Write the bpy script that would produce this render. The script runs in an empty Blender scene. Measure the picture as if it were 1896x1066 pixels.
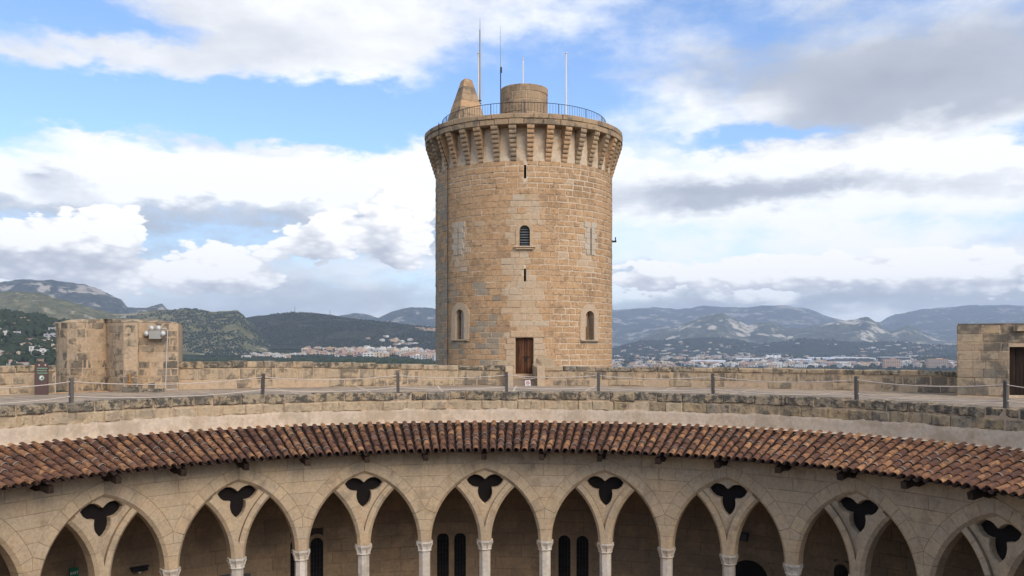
import bpy, math, random
import numpy as np
from mathutils import Vector, Matrix
S = bpy.context.scene
COL = S.collection
random.seed(11)
RNG = np.random.default_rng(11)
PI = math.pi
F, CXP, YH, EYE = 1646.0, 948.0, 643.0, 1.62      # focal length and horizon of the photograph, eye height above the terrace

# ------------------------------------------------------------------ camera, world, sun, exposure
cd = bpy.data.cameras.new('camera'); cam = bpy.data.objects.new('camera', cd); COL.objects.link(cam)
cam.location = (0, 0, EYE); cam.rotation_euler = (PI / 2, 0, 0)
cd.sensor_width = 36; cd.lens = 36 * F / 1896; cd.shift_y = (YH - 533) / 1896
cd.clip_start = .1; cd.clip_end = 80000
S.camera = cam
SUN_EL, SUN_AZ = math.radians(38), math.radians(145)  # azimuth clockwise from the view direction
sl = bpy.data.lights.new('sun', 'SUN'); sl.energy = 2.1; sl.angle = math.radians(34); sl.color = (1, .88, .74)
sun = bpy.data.objects.new('sun', sl); COL.objects.link(sun)
sdir = Vector((math.sin(SUN_AZ) * math.cos(SUN_EL), math.cos(SUN_AZ) * math.cos(SUN_EL), math.sin(SUN_EL)))
sun.rotation_euler = sdir.to_track_quat('Z', 'Y').to_euler(); sun.location = (40, -40, 60)
S.view_settings.view_transform = 'Standard'; S.view_settings.look = 'None'
S.view_settings.gamma = 1; S.view_settings.use_curve_mapping = False
S.view_settings.exposure = 0.42
S.render.engine = 'CYCLES'
S.cycles.use_denoising = True
S.cycles.max_bounces = 6; S.cycles.diffuse_bounces = 4; S.cycles.volume_bounces = 1


class G:
    """small helper that writes node trees"""
    def __init__(s, tree):
        s.t = tree; s.n = tree.nodes; s.l = tree.links
    def put(s, sock, v):
        if hasattr(v, 'is_linked') or hasattr(v, 'links'):
            s.l.new(v, sock)
        elif isinstance(v, (tuple, list)) and sock.type == 'RGBA':
            sock.default_value = tuple(v) + (1,) * (4 - len(v))
        else:
            sock.default_value = v
    def m(s, op, a, b=None, c=None, clamp=False):
        n = s.n.new('ShaderNodeMath'); n.operation = op; n.use_clamp = clamp
        for i, v in enumerate((a, b, c)):
            if v is not None: s.put(n.inputs[i], v)
        return n.outputs[0]
    def v(s, op, a, b=None):
        n = s.n.new('ShaderNodeVectorMath'); n.operation = op
        s.put(n.inputs[0], a)
        if b is not None: s.put(n.inputs[1], b)
        return n.outputs['Value'] if op in ('LENGTH', 'DOT_PRODUCT') else n.outputs[0]
    def noise(s, vec, scale, detail=5, rough=.55, dist=0, color=False):
        n = s.n.new('ShaderNodeTexNoise')
        s.put(n.inputs['Vector'], vec); n.inputs['Scale'].default_value = scale
        n.inputs['Detail'].default_value = detail; n.inputs['Roughness'].default_value = rough
        n.inputs['Distortion'].default_value = dist
        return n.outputs['Color' if color else 'Fac']
    def voro(s, vec, scale, feature='F1', rnd=1):
        n = s.n.new('ShaderNodeTexVoronoi'); n.feature = feature
        s.put(n.inputs['Vector'], vec); n.inputs['Scale'].default_value = scale
        n.inputs['Randomness'].default_value = rnd
        return n.outputs['Distance']
    def step(s, x, a, b, lo=0., hi=1.):
        n = s.n.new('ShaderNodeMapRange'); n.interpolation_type = 'SMOOTHSTEP'
        s.put(n.inputs[0], x); n.inputs[1].default_value = a; n.inputs[2].default_value = b
        n.inputs[3].default_value = lo; n.inputs[4].default_value = hi
        return n.outputs[0]
    def mix(s, f, a, b, kind='MIX'):
        n = s.n.new('ShaderNodeMix'); n.data_type = 'RGBA'; n.blend_type = kind
        s.put(n.inputs[0], f); s.put(n.inputs[6], a); s.put(n.inputs[7], b)
        return n.outputs[2]
    def ramp(s, f, stops):
        n = s.n.new('ShaderNodeValToRGB'); s.put(n.inputs[0], f)
        e = n.color_ramp.elements
        while len(e) < len(stops): e.new(.5)
        for k, (p, c) in enumerate(stops):
            e[k].position = p; e[k].color = tuple(c) + (1,)
        return n.outputs[0]
    def comb(s, x, y, z):
        n = s.n.new('ShaderNodeCombineXYZ')
        for i, q in enumerate((x, y, z)): s.put(n.inputs[i], q)
        return n.outputs[0]
    def sep(s, v):
        n = s.n.new('ShaderNodeSeparateXYZ'); s.put(n.inputs[0], v); return n.outputs


def build_world():
    w = bpy.data.worlds.new('World'); S.world = w; w.use_nodes = True
    g = G(w.node_tree); g.n.clear()
    out = g.n.new('ShaderNodeOutputWorld'); bg = g.n.new('ShaderNodeBackground')
    g.l.new(bg.outputs[0], out.inputs[0]); bg.inputs[1].default_value = .1
    sky = g.n.new('ShaderNodeTexSky'); sky.sky_type = 'NISHITA'; sky.sun_disc = False
    sky.sun_elevation = SUN_EL; sky.sun_rotation = SUN_AZ; sky.altitude = 120
    sky.air_density = 1.0; sky.dust_density = .6; sky.ozone_density = 2.0
    d = g.n.new('ShaderNodeTexCoord').outputs['Generated']
    d = g.v('NORMALIZE', d)
    x, y, z = g.sep(d)
    az = g.m('ARCTAN2', x, y); el = g.m('ARCSINE', z)
    st = g.v('MULTIPLY', d, (1, 1, 2.3))
    wc = g.noise(st, 5, 4, .6, color=True)
    wv = g.v('MULTIPLY', g.v('SUBTRACT', wc, (.5, .5, .5)), (.22, .09, 0))
    wc2 = g.noise(st, 26, 4, .65, color=True)
    wv2 = g.v('MULTIPLY', g.v('SUBTRACT', wc2, (.5, .5, .5)), (.045, .035, 0))
    ae = g.comb(az, el, 0.0)
    A1 = g.v('ADD', ae, wv)
    A1 = g.v('ADD', A1, g.v('MULTIPLY', wv2, (1.0, 1.0, 0)))
    A2 = g.v('ADD', ae, wv2)
    def ang(px, py):
        a = math.atan((px - CXP) / F); return a, math.atan((YH - py) / F * math.cos(a))
    def blob(base, px, py, sx, sy):
        a, e = ang(px, py)
        q = g.v('MULTIPLY', g.v('SUBTRACT', base, (a, e, 0)), (F / sx, F / sy, 0))
        return g.m('SUBTRACT', 1.0, g.v('LENGTH', q), clamp=True)
    def total(base, items, start=0.0):
        r = start
        for px, py, sx, sy, wt in items:
            r = g.m('MULTIPLY_ADD', blob(base, px, py, sx, sy), wt, r)
        return r
    n1 = g.noise(st, 3.6, 8, .64)
    n2 = g.noise(g.v('ADD', st, (3.1, 1.7, 5.2)), 4.5, 5, .58)
    # layered cloud cover: breaks of blue where the photograph has them
    cov = g.m('MULTIPLY_ADD', g.m('SUBTRACT', n1, .5), 1.9, .66)
    low = g.step(el, 0.02, .2, .25, 0.0)
    cov = g.m('ADD', cov, low)
    cov = total(A1, [(330, 195, 560, 92, -.95), (640, 215, 400, 80, -.75), (40, 195, 300, 85, -.55), (30, 20, 190, 70, -.7), (250, 60, 130, 60, -.4), (1010, 175, 240, 110, -.6),
                     (520, 45, 380, 120, .55), (130, 82, 190, 45, .85), (330, 130, 80, 45, .5), (175, 185, 85, 65, .75), (140, 250, 110, 24, .7), (20, 120, 90, 40, .7), (30, 215, 80, 30, .6), (300, 230, 120, 40, .35), (480, 262, 120, 26, .6),
                     (1440, 238, 230, 34, -.85), (1860, 245, 150, 26, -.6), (1650, 150, 560, 150, .5), (430, 335, 950, 95, 1.0), (1600, 330, 700, 90, .55)], cov)
    mask = g.step(cov, .36, 1.0, 0.0, .93)
    # brightness of the layer
    br = g.m('MULTIPLY_ADD', g.m('SUBTRACT', n1, .5), .5, g.m('MULTIPLY_ADD', g.m('SUBTRACT', n2, .5), .9, .72))
    br = total(A1, [(1740, 150, 520, 150, -.62), (1330, 120, 230, 60, -.12), (330, 440, 800, 62, -.85), (330, 535, 700, 50, -.15), (110, 325, 110, 42, -.85),
                    (430, 310, 90, 32, -.3), (1290, 345, 330, 50, -.6), (1560, 350, 330, 38, -.35), (1245, 488, 120, 22, -.75), (1500, 558, 1000, 42, -.8),
                    (500, 545, 420, 50, -.35), (520, 70, 330, 70, -.15), (200, 318, 520, 62, .75), (650, 335, 330, 60, .65), (1620, 285, 480, 60, .5), (1500, 425, 600, 60, .3), (1300, 200, 260, 60, .3),
                    (1500, 515, 520, 30, .35)], br)
    col = g.ramp(br, [(.0, (.38, .41, .47)), (.35, (.50, .53, .59)), (.60, (.76, .78, .81)), (.82, (1.02, 1.02, 1.02))])
    # heaped clouds with crisp tops low over the horizon
    CU = [(120, 452, 165, 78, 1), (215, 425, 70, 62, .9), (40, 460, 110, 60, .9), (420, 492, 120, 66, 1), (585, 450, 105, 58, 1), (620, 415, 55, 45, .8), (735, 400, 90, 98, 1.15), (745, 450, 80, 70, .9),
          (300, 515, 260, 40, .8), (1200, 512, 130, 45, .8), (1400, 505, 190, 50, .9), (1600, 500, 190, 52, .9), (1800, 500, 180, 60, .9)]
    A3 = g.v('ADD', ae, g.v('MULTIPLY', wv2, (.75, .75, 0)))
    cu = total(A3, CU)
    bil = g.m('MULTIPLY_ADD', g.voro(st, 34), -.42, .20); bil = g.m('MULTIPLY_ADD', g.voro(st, 85), -.22, g.m('ADD', bil, .10))
    cu = g.m('ADD', cu, g.m('MULTIPLY', bil, g.step(cu, .0, .2)))
    cm = g.step(cu, .26, .37)
    cs = total(g.v('ADD', A3, (.012, .020, 0)), CU)          # the same heaps a little lower: their shaded undersides
    cb = g.m('MULTIPLY_ADD', g.m('SUBTRACT', cu, cs), .75, 1.0)
    cb = total(A3, [(130, 490, 160, 45, -.75), (430, 535, 160, 30, -.4), (640, 505, 200, 34, -.3), (1450, 552, 600, 34, -.7), (1200, 530, 130, 34, -.4)], cb)
    cb = g.m('MULTIPLY_ADD', bil, 1.6, g.m('MULTIPLY_ADD', g.m('SUBTRACT', n2, .5), .5, g.m('SUBTRACT', cb, .12)))
    ccol = g.ramp(cb, [(.0, (.50, .53, .60)), (.45, (.70, .72, .77)), (.75, (.88, .89, .91)), (1.0, (1.06, 1.06, 1.06))])
    skyc = g.v('MULTIPLY', sky.outputs[0], (1.28, 1.42, 1.66))
    ten = lambda c: g.v('SCALE', c) if False else g.v('MULTIPLY', c, (8.8, 8.75, 8.7))
    c = g.mix(mask, skyc, ten(col))
    c = g.mix(cm, c, ten(ccol))
    g.l.new(c, bg.inputs[0])
build_world()
S.world.cycles.sampling_method = 'NONE'

# ------------------------------------------------------------------ materials
MATS = {}
def new_mat(name):
    m = bpy.data.materials.new(name); m.use_nodes = True
    g = G(m.node_tree); b = g.n['Principled BSDF']
    b.inputs['Specular IOR Level'].default_value = .2
    MATS[name] = m
    return m, g, b
def rndval(g):
    a = g.n.new('ShaderNodeAttribute'); a.attribute_name = 'rnd'
    o = g.n.new('ShaderNodeObjectInfo')
    return g.m('FRACT', g.m('ADD', a.outputs['Fac'], o.outputs['Random']))
def bump(g, b, h, strength, dist):
    n = g.n.new('ShaderNodeBump'); n.inputs['Strength'].default_value = strength; n.inputs['Distance'].default_value = dist
    g.l.new(h, n.inputs['Height']); g.l.new(n.outputs[0], b.inputs['Normal'])
def stone(name, cols, stain=(.12, .105, .085), amt=.4, sscale=.9, thr=.55, fine=9, bs=.6, bd=.03, pits=.5, streak=0., lichen=0., lth=.5):
    m, g, b = new_mat(name)
    p = g.n.new('ShaderNodeNewGeometry').outputs['Position']
    r = rndval(g)
    base = g.ramp(r, [(i / max(1, len(cols) - 1), c) for i, c in enumerate(cols)])
    big = g.noise(p, sscale, 6, .62)
    mid = g.noise(p, 3.1, 5, .6)
    fin = g.noise(p, fine, 6, .7)
    hue = g.noise(g.v('ADD', p, (7, 3, 1)), 1.6, 4, .6)
    base = g.mix(g.m('MULTIPLY', g.step(hue, .42, .7), .38), base, (.52, .35, .20), 'MIX')
    k = g.m('MULTIPLY_ADD', fin, .9, .55)
    base = g.mix(1.0, base, g.comb(k, k, k), 'MULTIPLY')
    sm = g.m('MULTIPLY_ADD', g.m('SUBTRACT', mid, .5), .7, big)
    sm = g.m('MULTIPLY_ADD', g.m('SUBTRACT', r, .5), .10, sm)
    sm = g.m('MULTIPLY', g.step(sm, thr, thr + .16), amt)
    base = g.mix(sm, base, stain)
    if streak:
        s = g.noise(g.v('MULTIPLY', p, (3.5, 3.5, .25)), 1.0, 5, .6)
        base = g.mix(g.m('MULTIPLY', g.step(s, .52, .72), streak), base, stain)
    if lichen:
        s = g.noise(g.v('ADD', p, (1, 9, 4)), 4.2, 7, .75)
        base = g.mix(g.m('MULTIPLY', g.step(s, lth, lth + .12), lichen), base, (.085, .080, .068))
        s2 = g.noise(g.v('ADD', p, (5, 2, 8)), 6.5, 6, .75)
        base = g.mix(g.m('MULTIPLY', g.step(s2, .6, .7), .55), base, (.46, .43, .36))
    if pits:
        pv = g.noise(g.v('MULTIPLY', p, (1, 1, 2.2)), 7.5, 4, .75)
        pm = g.step(pv, .60, .68)
        base = g.mix(g.m('MULTIPLY', pm, pits), base, (.10, .07, .045))
        h = g.m('SUBTRACT', fin, g.m('MULTIPLY', pm, .7))
    else:
        h = fin
    g.l.new(base, b.inputs['Base Color'])
    b.inputs['Roughness'].default_value = .92
    bump(g, b, h, bs, bd)
    return m
TAN = stone('tower_sandstone', [(.48, .295, .155), (.51, .315, .17), (.54, .34, .185), (.50, .32, .18), (.55, .36, .205)], stain=(.27, .175, .105), amt=.6, thr=.49, sscale=.6, pits=.8, fine=7, bs=.9, streak=.28)
PALE = stone('restored_sandstone', [(.52, .395, .27), (.54, .405, .265), (.51, .36, .225), (.52, .41, .29)], stain=(.30, .24, .17), amt=.3, sscale=.7, pits=.35, bs=.4)
PALEG = stone('pale_grey_repair_stone', [(.50, .43, .34), (.53, .45, .35), (.48, .41, .33)], stain=(.34, .28, .21), amt=.3, pits=.2, bs=.3)
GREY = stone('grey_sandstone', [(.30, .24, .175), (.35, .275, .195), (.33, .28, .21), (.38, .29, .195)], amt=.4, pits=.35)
MORTAR = stone('lime_mortar', [(.62, .50, .36), (.62, .50, .36)], stain=(.36, .25, .155), amt=.65, pits=.3, bs=.5)
TOPST = stone('weathered_crown_stone', [(.36, .255, .16), (.42, .295, .18), (.33, .24, .155), (.40, .29, .18)], amt=.6, thr=.5, pits=.4, streak=.35)
LEDGE = stone('lichen_crusted_stone', [(.39, .305, .20), (.37, .305, .21), (.42, .32, .195), (.33, .285, .215)], stain=(.14, .125, .10), amt=.7, thr=.50, pits=.6, lichen=.92, lth=.445, bs=1.0, bd=.06)
OCHRE = stone('ochre_ledge_stone', [(.46, .36, .235), (.44, .35, .235), (.49, .375, .235), (.47, .375, .26)], stain=(.2, .17, .13), amt=.45, thr=.54, pits=.45, lichen=.4, lth=.57, bs=.7, bd=.04)
LEDGE2 = stone('lichen_ledge_stone', [(.37, .285, .17), (.34, .27, .18), (.42, .31, .17), (.28, .25, .20), (.38, .31, .2)], stain=(.13, .12, .10), amt=.8, thr=.50, pits=.6, lichen=.75, lth=.52, bs=.9, bd=.05)
PARA = stone('parapet_stone', [(.43, .33, .215), (.40, .31, .205), (.46, .345, .215), (.37, .295, .205), (.44, .335, .21)], stain=(.12, .105, .085), amt=.75, thr=.46, pits=.45, streak=.75, sscale=1.3)
PARAM = stone('parapet_mortar', [(.47, .35, .235), (.47, .35, .235)], stain=(.26, .20, .135), amt=.6, pits=.2, streak=.3)
KIOSK = stone('turret_stone', [(.36, .275, .18), (.19, .165, .13), (.42, .32, .21), (.16, .145, .12), (.38, .30, .205), (.25, .21, .155)], stain=(.10, .09, .075), amt=.75, thr=.47, sscale=1.5, pits=.45, streak=.45)
PLASTER = stone('cream_plaster', [(.60, .49, .37), (.60, .49, .37)], stain=(.36, .28, .19), amt=.5, thr=.52, pits=.12, bs=.35, bd=.02, streak=.35)
ARC = stone('arcade_limestone', [(.445, .345, .228), (.485, .375, .245), (.42, .325, .215), (.47, .37, .255), (.50, .38, .24), (.44, .35, .245)], stain=(.26, .20, .135), amt=.55, streak=.3, thr=.56, pits=.12, bs=.25, bd=.012, fine=12)
ARCM = stone('arcade_joint', [(.25, .19, .13), (.25, .19, .13)], amt=.3, pits=.0, bs=.2)
MARB = stone('column_marble', [(.58, .53, .45), (.64, .59, .51), (.52, .47, .4)], stain=(.33, .28, .22), amt=.5, thr=.52, pits=.1, bs=.2, bd=.01, streak=.4)
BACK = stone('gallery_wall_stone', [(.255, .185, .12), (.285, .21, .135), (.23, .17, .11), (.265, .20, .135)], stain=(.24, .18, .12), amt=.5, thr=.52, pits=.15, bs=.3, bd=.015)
FLOOR = stone('terrace_paving', [(.36, .29, .215), (.36, .29, .215)], stain=(.22, .18, .14), amt=.7, thr=.48, pits=.2, bs=.4, sscale=.5)

def plain(name, col, rough=.6, metal=0, nscale=None, var=.3, emit=None):
    m, g, b = new_mat(name)
    b.inputs['Roughness'].default_value = rough; b.inputs['Metallic'].default_value = metal
    if nscale:
        p = g.n.new('ShaderNodeNewGeometry').outputs['Position']
        k = g.m('MULTIPLY_ADD', g.noise(p, nscale, 5, .65), var * 2, 1 - var)
        g.l.new(g.mix(1.0, col, g.comb(k, k, k), 'MULTIPLY'), b.inputs['Base Color'])
    else:
        b.inputs['Base Color'].default_value = tuple(col) + (1,)
    return m
def wood(name, c1, c2, scale=(14, 14, .8)):
    m, g, b = new_mat(name)
    p = g.n.new('ShaderNodeNewGeometry').outputs['Position']
    r = rndval(g)
    n = g.noise(g.v('MULTIPLY', p, scale), 1.5, 6, .65)
    n = g.m('MULTIPLY_ADD', g.m('SUBTRACT', r, .5), .35, n)
    g.l.new(g.mix(g.step(n, .3, .72), c1, c2), b.inputs['Base Color'])
    b.inputs['Roughness'].default_value = .65
    bump(g, b, n, .4, .01)
    return m
DOOR = wood('door_wood', (.05, .02, .010), (.16, .068, .028))
DARKWOOD = wood('dark_beam_wood', (.018, .011, .008), (.05, .032, .022))
POSTW = wood('weathered_post_wood', (.05, .045, .04), (.13, .115, .10))
SHUT = wood('pale_shutter_wood', (.30, .25, .19), (.42, .36, .28))
SHUTB = wood('brown_shutter_wood', (.17, .085, .038), (.26, .135, .06))
IRON = plain('black_iron', (.03, .03, .032), .5, .6)
DGREY = plain('dark_grey_paint', (.075, .08, .085), .5)
WHITE = plain('white_pole_paint', (.78, .78, .77), .35)
STEEL = plain('grey_mast_metal', (.30, .29, .27), .45, .5)
ROPE = plain('pale_rope', (.56, .48, .40), .9, 0, 60, .2)
BOX = plain('grey_plastic_box', (.36, .36, .33), .5)
BOXW = plain('conduit_grey', (.52, .51, .48), .5)
LENS = plain('lamp_glass', (.62, .64, .63), .12)
SIGNB = plain('brown_sign_panel', (.115, .075, .068), .55)
SIGNG = plain('green_print', (.18, .36, .25), .6)
SIGNW = plain('white_print', (.75, .75, .74), .6)
SIGNR = plain('red_print', (.5, .04, .04), .6)
SIGNP = plain('faded_red_print', (.30, .12, .11), .6)
SIGNK = plain('grey_print', (.25, .25, .25), .6)
EXITG = plain('exit_green', (.01, .17, .085), .5)
GLASSD = plain('dark_window_glass', (.012, .013, .015), .12)
DARKPANEL = plain('dark_tracery_panel', (.012, .009, .008), .95)
VOIDM = plain('dark_interior_plaster', (.06, .045, .035), .95, 0, 2, .3)
RUST = plain('rusty_iron', (.42, .20, .06), .85, 0, 25, .4)
SLATE = plain('louvre_slat_paint', (.13, .14, .145), .55)

def tile_mat():
    m, g, b = new_mat('terracotta_tile')
    p = g.n.new('ShaderNodeNewGeometry').outputs['Position']
    r = rndval(g)
    base = g.ramp(r, [(0, (.12, .060, .038)), (.3, (.18, .088, .048)), (.55, (.245, .12, .06)), (.78, (.33, .17, .082)), (.92, (.43, .225, .105)), (1, (.2, .095, .052))])
    n = g.noise(p, 5.5, 7, .7); f = g.noise(p, 22, 5, .7)
    base = g.mix(g.m('MULTIPLY', g.step(n, .42, .58), .8), base, (.075, .042, .035))
    base = g.mix(g.m('MULTIPLY', g.step(f, .58, .7), .55), base, (.38, .205, .11))
    w = g.noise(g.v('ADD', p, (4, 4, 4)), 16, 5, .7)
    base = g.mix(g.m('MULTIPLY', g.step(w, .64, .72), .5), base, (.42, .37, .31))
    g.l.new(base, b.inputs['Base Color']); b.inputs['Roughness'].default_value = .85
    bump(g, b, f, .5, .01)
    return m
TILE = tile_mat()
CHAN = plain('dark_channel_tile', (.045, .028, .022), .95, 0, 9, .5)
TMORT = plain('tile_mortar', (.30, .25, .205), .95, 0, 20, .3)

def land(name, dark, mid, pale, scale, rock_sun=.62, thr=.5):
    m, g, b = new_mat(name)
    p = g.n.new('ShaderNodeNewGeometry').outputs['Position']
    n = g.noise(p, 1 / scale, 8, .68); n2 = g.noise(g.v('ADD', p, (900, 100, 0)), 1 / (scale * 4.5), 6, .6)
    f = g.noise(p, 9 / scale, 4, .7)
    t = g.m('MULTIPLY_ADD', g.m('SUBTRACT', f, .5), .7, n)
    c = g.mix(g.step(t, thr - .1, thr + .14), dark, mid)
    rk = g.m('MULTIPLY_ADD', g.m('SUBTRACT', n, .5), .8, n2)
    c = g.mix(g.m('MULTIPLY', g.step(rk, rock_sun, rock_sun + .09), .85), c, pale)
    g.l.new(c, b.inputs['Base Color']); b.inputs['Roughness'].default_value = 1
    b.inputs['Specular IOR Level'].default_value = 0
    bump(g, b, t, 1.0, scale * .12)
    return m
LPLAIN = land('plain_scrub', (.022, .032, .016), (.055, .065, .03), (.22, .17, .11), 60, .60)
LNEAR = land('pine_slope', (.018, .026, .013), (.045, .055, .026), (.20, .16, .11), 28, .72)
LOLIVE = land('olive_hill', (.085, .088, .042), (.20, .185, .095), (.42, .36, .27), 40, .60)  # sunny paleness of this hill is put into its colours
LDARK = land('wooded_hill', (.026, .031, .022), (.058, .060, .042), (.19, .16, .13), 38, .63)
LFAR = land('far_mountain', (.028, .036, .03), (.065, .07, .05), (.33, .30, .26), 95, .565)
LFARL = land('lit_rocky_mountain', (.028, .036, .03), (.075, .08, .055), (.42, .37, .31), 60, .53)  # paler version for the left mountain: pale rock plus sunlight painted in
LMID = land('limestone_hill', (.04, .046, .028), (.12, .12, .065), (.55, .49, .39), 95, .535)  # pale patches paint in sunlit ground as well as bare limestone
LLOW = land('low_wooded_hill', (.02, .027, .018), (.045, .05, .03), (.2, .18, .14), 60, .74)
QUARRY = land('quarry_earth', (.30, .20, .13), (.42, .29, .19), (.5, .38, .26), 25, .55)
LEAF = plain('pine_foliage', (.030, .042, .019), 1, 0, .05, .45)
LEAF2 = plain('far_foliage', (.028, .038, .022), 1, 0, .02, .35)
HW = [plain('house_white', (.66, .63, .57), .9, 0, .05, .1), plain('house_cream', (.60, .48, .34), .9, 0, .05, .12), plain('house_ochre', (.52, .34, .2), .9, 0, .05, .12), plain('house_pink', (.50, .32, .25), .9, 0, .05, .12), plain('house_grey', (.38, .38, .38), .9, 0, .05, .12)]
ROOFT = plain('house_tile_roof', (.30, .18, .125), .9, 0, .1, .2)
ROOFG = plain('house_flat_roof', (.42, .39, .36), .9, 0, .1, .2)
WIN = plain('far_window', (.04, .045, .05), .3)
STADW = plain('stadium_roof', (.60, .63, .67), .4)
BLUE = plain('blue_shed_cladding', (.16, .25, .38), .5)

# ------------------------------------------------------------------ mesh helpers
class MB:
    def __init__(s): s.v = []; s.f = []; s.m = []; s.r = []
    def add(s, verts, faces, mat=0, rnd=0.0):
        o = len(s.v); s.v.extend(verts)
        for f in faces:
            s.f.append(tuple(i + o for i in f)); s.m.append(mat); s.r.append(rnd)
    def box(s, c, h, mat=0, rnd=0., rz=0., M=None):
        cx, cy, cz = c; hx, hy, hz = h; ca, sa = math.cos(rz), math.sin(rz); vs = []
        for k in (-1, 1):
            for a, b in ((-1, -1), (1, -1), (1, 1), (-1, 1)):
                x, y = a * hx, b * hy
                vs.append((cx + ca * x - sa * y, cy + sa * x + ca * y, cz + k * hz))
        if M is not None: vs = [tuple(M @ Vector(q)) for q in vs]
        s.add(vs, [(3, 2, 1, 0), (4, 5, 6, 7), (0, 1, 5, 4), (1, 2, 6, 5), (2, 3, 7, 6), (3, 0, 4, 7)], mat, rnd)
    def tube(s, pts, r, n=6, mat=0, cap=True):
        pts = [Vector(p) for p in pts]; rings = []; vs = []
        rs = r if isinstance(r, (list, tuple)) else [r] * len(pts)
        for i, p in enumerate(pts):
            t = (pts[min(i + 1, len(pts) - 1)] - pts[max(i - 1, 0)]).normalized()
            a = t.cross(Vector((0, 0, 1)))
            if a.length < .05: a = t.cross(Vector((1, 0, 0)))
            a.normalize(); b = t.cross(a)
            for k in range(n):
                q = 2 * PI * k / n
                vs.append(tuple(p + (a * math.cos(q) + b * math.sin(q)) * rs[i]))
        fs = []
        for i in range(len(pts) - 1):
            for k in range(n):
                fs.append((i * n + k, i * n + (k + 1) % n, (i + 1) * n + (k + 1) % n, (i + 1) * n + k))
        if cap: fs.append(tuple(range(n))[::-1]); fs.append(tuple((len(pts) - 1) * n + k for k in range(n)))
        s.add(vs, fs, mat)
    def lathe(s, c, prof, n=32, mat=0, rot=0., cap=True):
        vs = []; fs = []
        for r, z in prof:
            for k in range(n):
                q = 2 * PI * k / n + rot
                vs.append((c[0] + r * math.cos(q), c[1] + r * math.sin(q), z))
        for i in range(len(prof) - 1):
            for k in range(n):
                fs.append((i * n + k, i * n + (k + 1) % n, (i + 1) * n + (k + 1) % n, (i + 1) * n + k))
        if cap: fs.append(tuple((len(prof) - 1) * n + k for k in range(n)))
        s.add(vs, fs, mat)
    def build(s, name, mats, parent=None, smooth=False, mesh_only=False):
        me = bpy.data.meshes.new(name)
        me.from_pydata(s.v, [], s.f); me.update()
        if not isinstance(mats, (list, tuple)): mats = [mats]
        for m in mats: me.materials.append(m)
        if len(mats) > 1: me.polygons.foreach_set('material_index', s.m)
        if any(s.r):
            a = me.attributes.new('rnd', 'FLOAT', 'FACE'); a.data.foreach_set('value', s.r)
        if smooth: me.polygons.foreach_set('use_smooth', [True] * len(s.f))
        if mesh_only: return me
        return link(name, me, parent)
def link(name, me, parent=None):
    o = bpy.data.objects.new(name, me); COL.objects.link(o)
    if parent is not None: o.parent = parent
    return o
def tag(o, label, cat, group=None):
    o['label'] = label; o['category'] = cat
    if group: o['group'] = group
    return o
def thing(name, label, cat, group=None):
    o = bpy.data.objects.new(name, None); COL.objects.link(o); o.empty_display_size = .3
    return tag(o, label, cat, group)
def struct(o): o['kind'] = 'structure'; return o
def stuff(o): o['kind'] = 'stuff'; return o
def pix(px, py, Y): return Vector(((px - CXP) / F * Y, Y, EYE + (YH - py) / F * Y))

# circular walls: a face function gives the plan point at arc position s, d metres behind the face
def circ(c, r, sgn):                     # sgn +1: face looks away from the centre; -1: towards it
    return lambda th, d: (c[0] + (r - sgn * d) * math.sin(th), c[1] + (r - sgn * d) * math.cos(th))
def path(pts):                           # face on the right-hand side of the polyline
    P = [Vector(p) for p in pts]; L = [0]
    for a, b in zip(P, P[1:]): L.append(L[-1] + (b - a).length)
    T = [(b - a).normalized() for a, b in zip(P, P[1:])]
    NV = []
    for i in range(len(P)):
        t = (T[max(i - 1, 0)] + T[min(i, len(T) - 1)]).normalized(); NV.append(Vector((t.y, -t.x)))
    def f(s, d):
        i = 0
        while i < len(T) - 1 and s > L[i + 1]: i += 1
        k = (s - L[i]) / max(1e-6, L[i + 1] - L[i])
        p = P[i].lerp(P[i + 1], k); n = NV[i].lerp(NV[i + 1], min(1, max(0, k))).normalized() if len(P) > 2 else NV[0]
        return (p.x - n.x * d, p.y - n.y * d)
    f.length = L[-1]
    return f
def block(mb, f, s0, s1, z0, z1, t, bev, n=1, mat=0, rnd=0., proud=0., sb=None, closed=False, jit=0.):
    """one stone: bevelled front, sides and (closed) back; sb is the bevel in units of s"""
    sb = bev if sb is None else sb
    vs = []; layers = [(-proud, sb, bev), (bev - proud, 0, 0), (t, 0, 0)]
    for d, iz, iv in layers:
        for i in range(n + 1):
            s = s0 + iz + (s1 - s0 - 2 * iz) * i / n
            x, y = f(s, d)
            vs.append((x, y, z0 + iv)); vs.append((x, y, z1 - iv))
    if jit: vs[:4 * (n + 1)] = [(p[0] + random.uniform(-jit, jit), p[1] + random.uniform(-jit, jit), p[2] + random.uniform(-jit, jit)) for p in vs[:4 * (n + 1)]]
    W = 2 * (n + 1); fs = []
    for i in range(n):
        a = 2 * i; fs.append((a, a + 2, a + 3, a + 1))
    for l in (0, 1):
        o, q = l * W, (l + 1) * W
        for i in range(n):
            a = 2 * i
            fs.append((o + a, q + a, q + a + 2, o + a + 2)); fs.append((o + a + 1, o + a + 3, q + a + 3, q + a + 1))
        fs.append((o, o + 1, q + 1, q)); e = 2 * n
        fs.append((o + e, q + e, q + e + 1, o + e + 1))
    if closed:
        o = 2 * W
        for i in range(n):
            a = o + 2 * i; fs.append((a, a + 1, a + 3, a + 2))
    mb.add(vs, fs, mat, rnd)
def splits(a, b, lo, hi):
    out = [a]
    while out[-1] < b - lo * 1.4:
        out.append(min(b, out[-1] + random.uniform(lo, hi)))
    if out[-1] < b: out.append(b)
    if len(out) > 2 and out[-1] - out[-2] < lo * .6: out.pop(-2)
    return out

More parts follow.
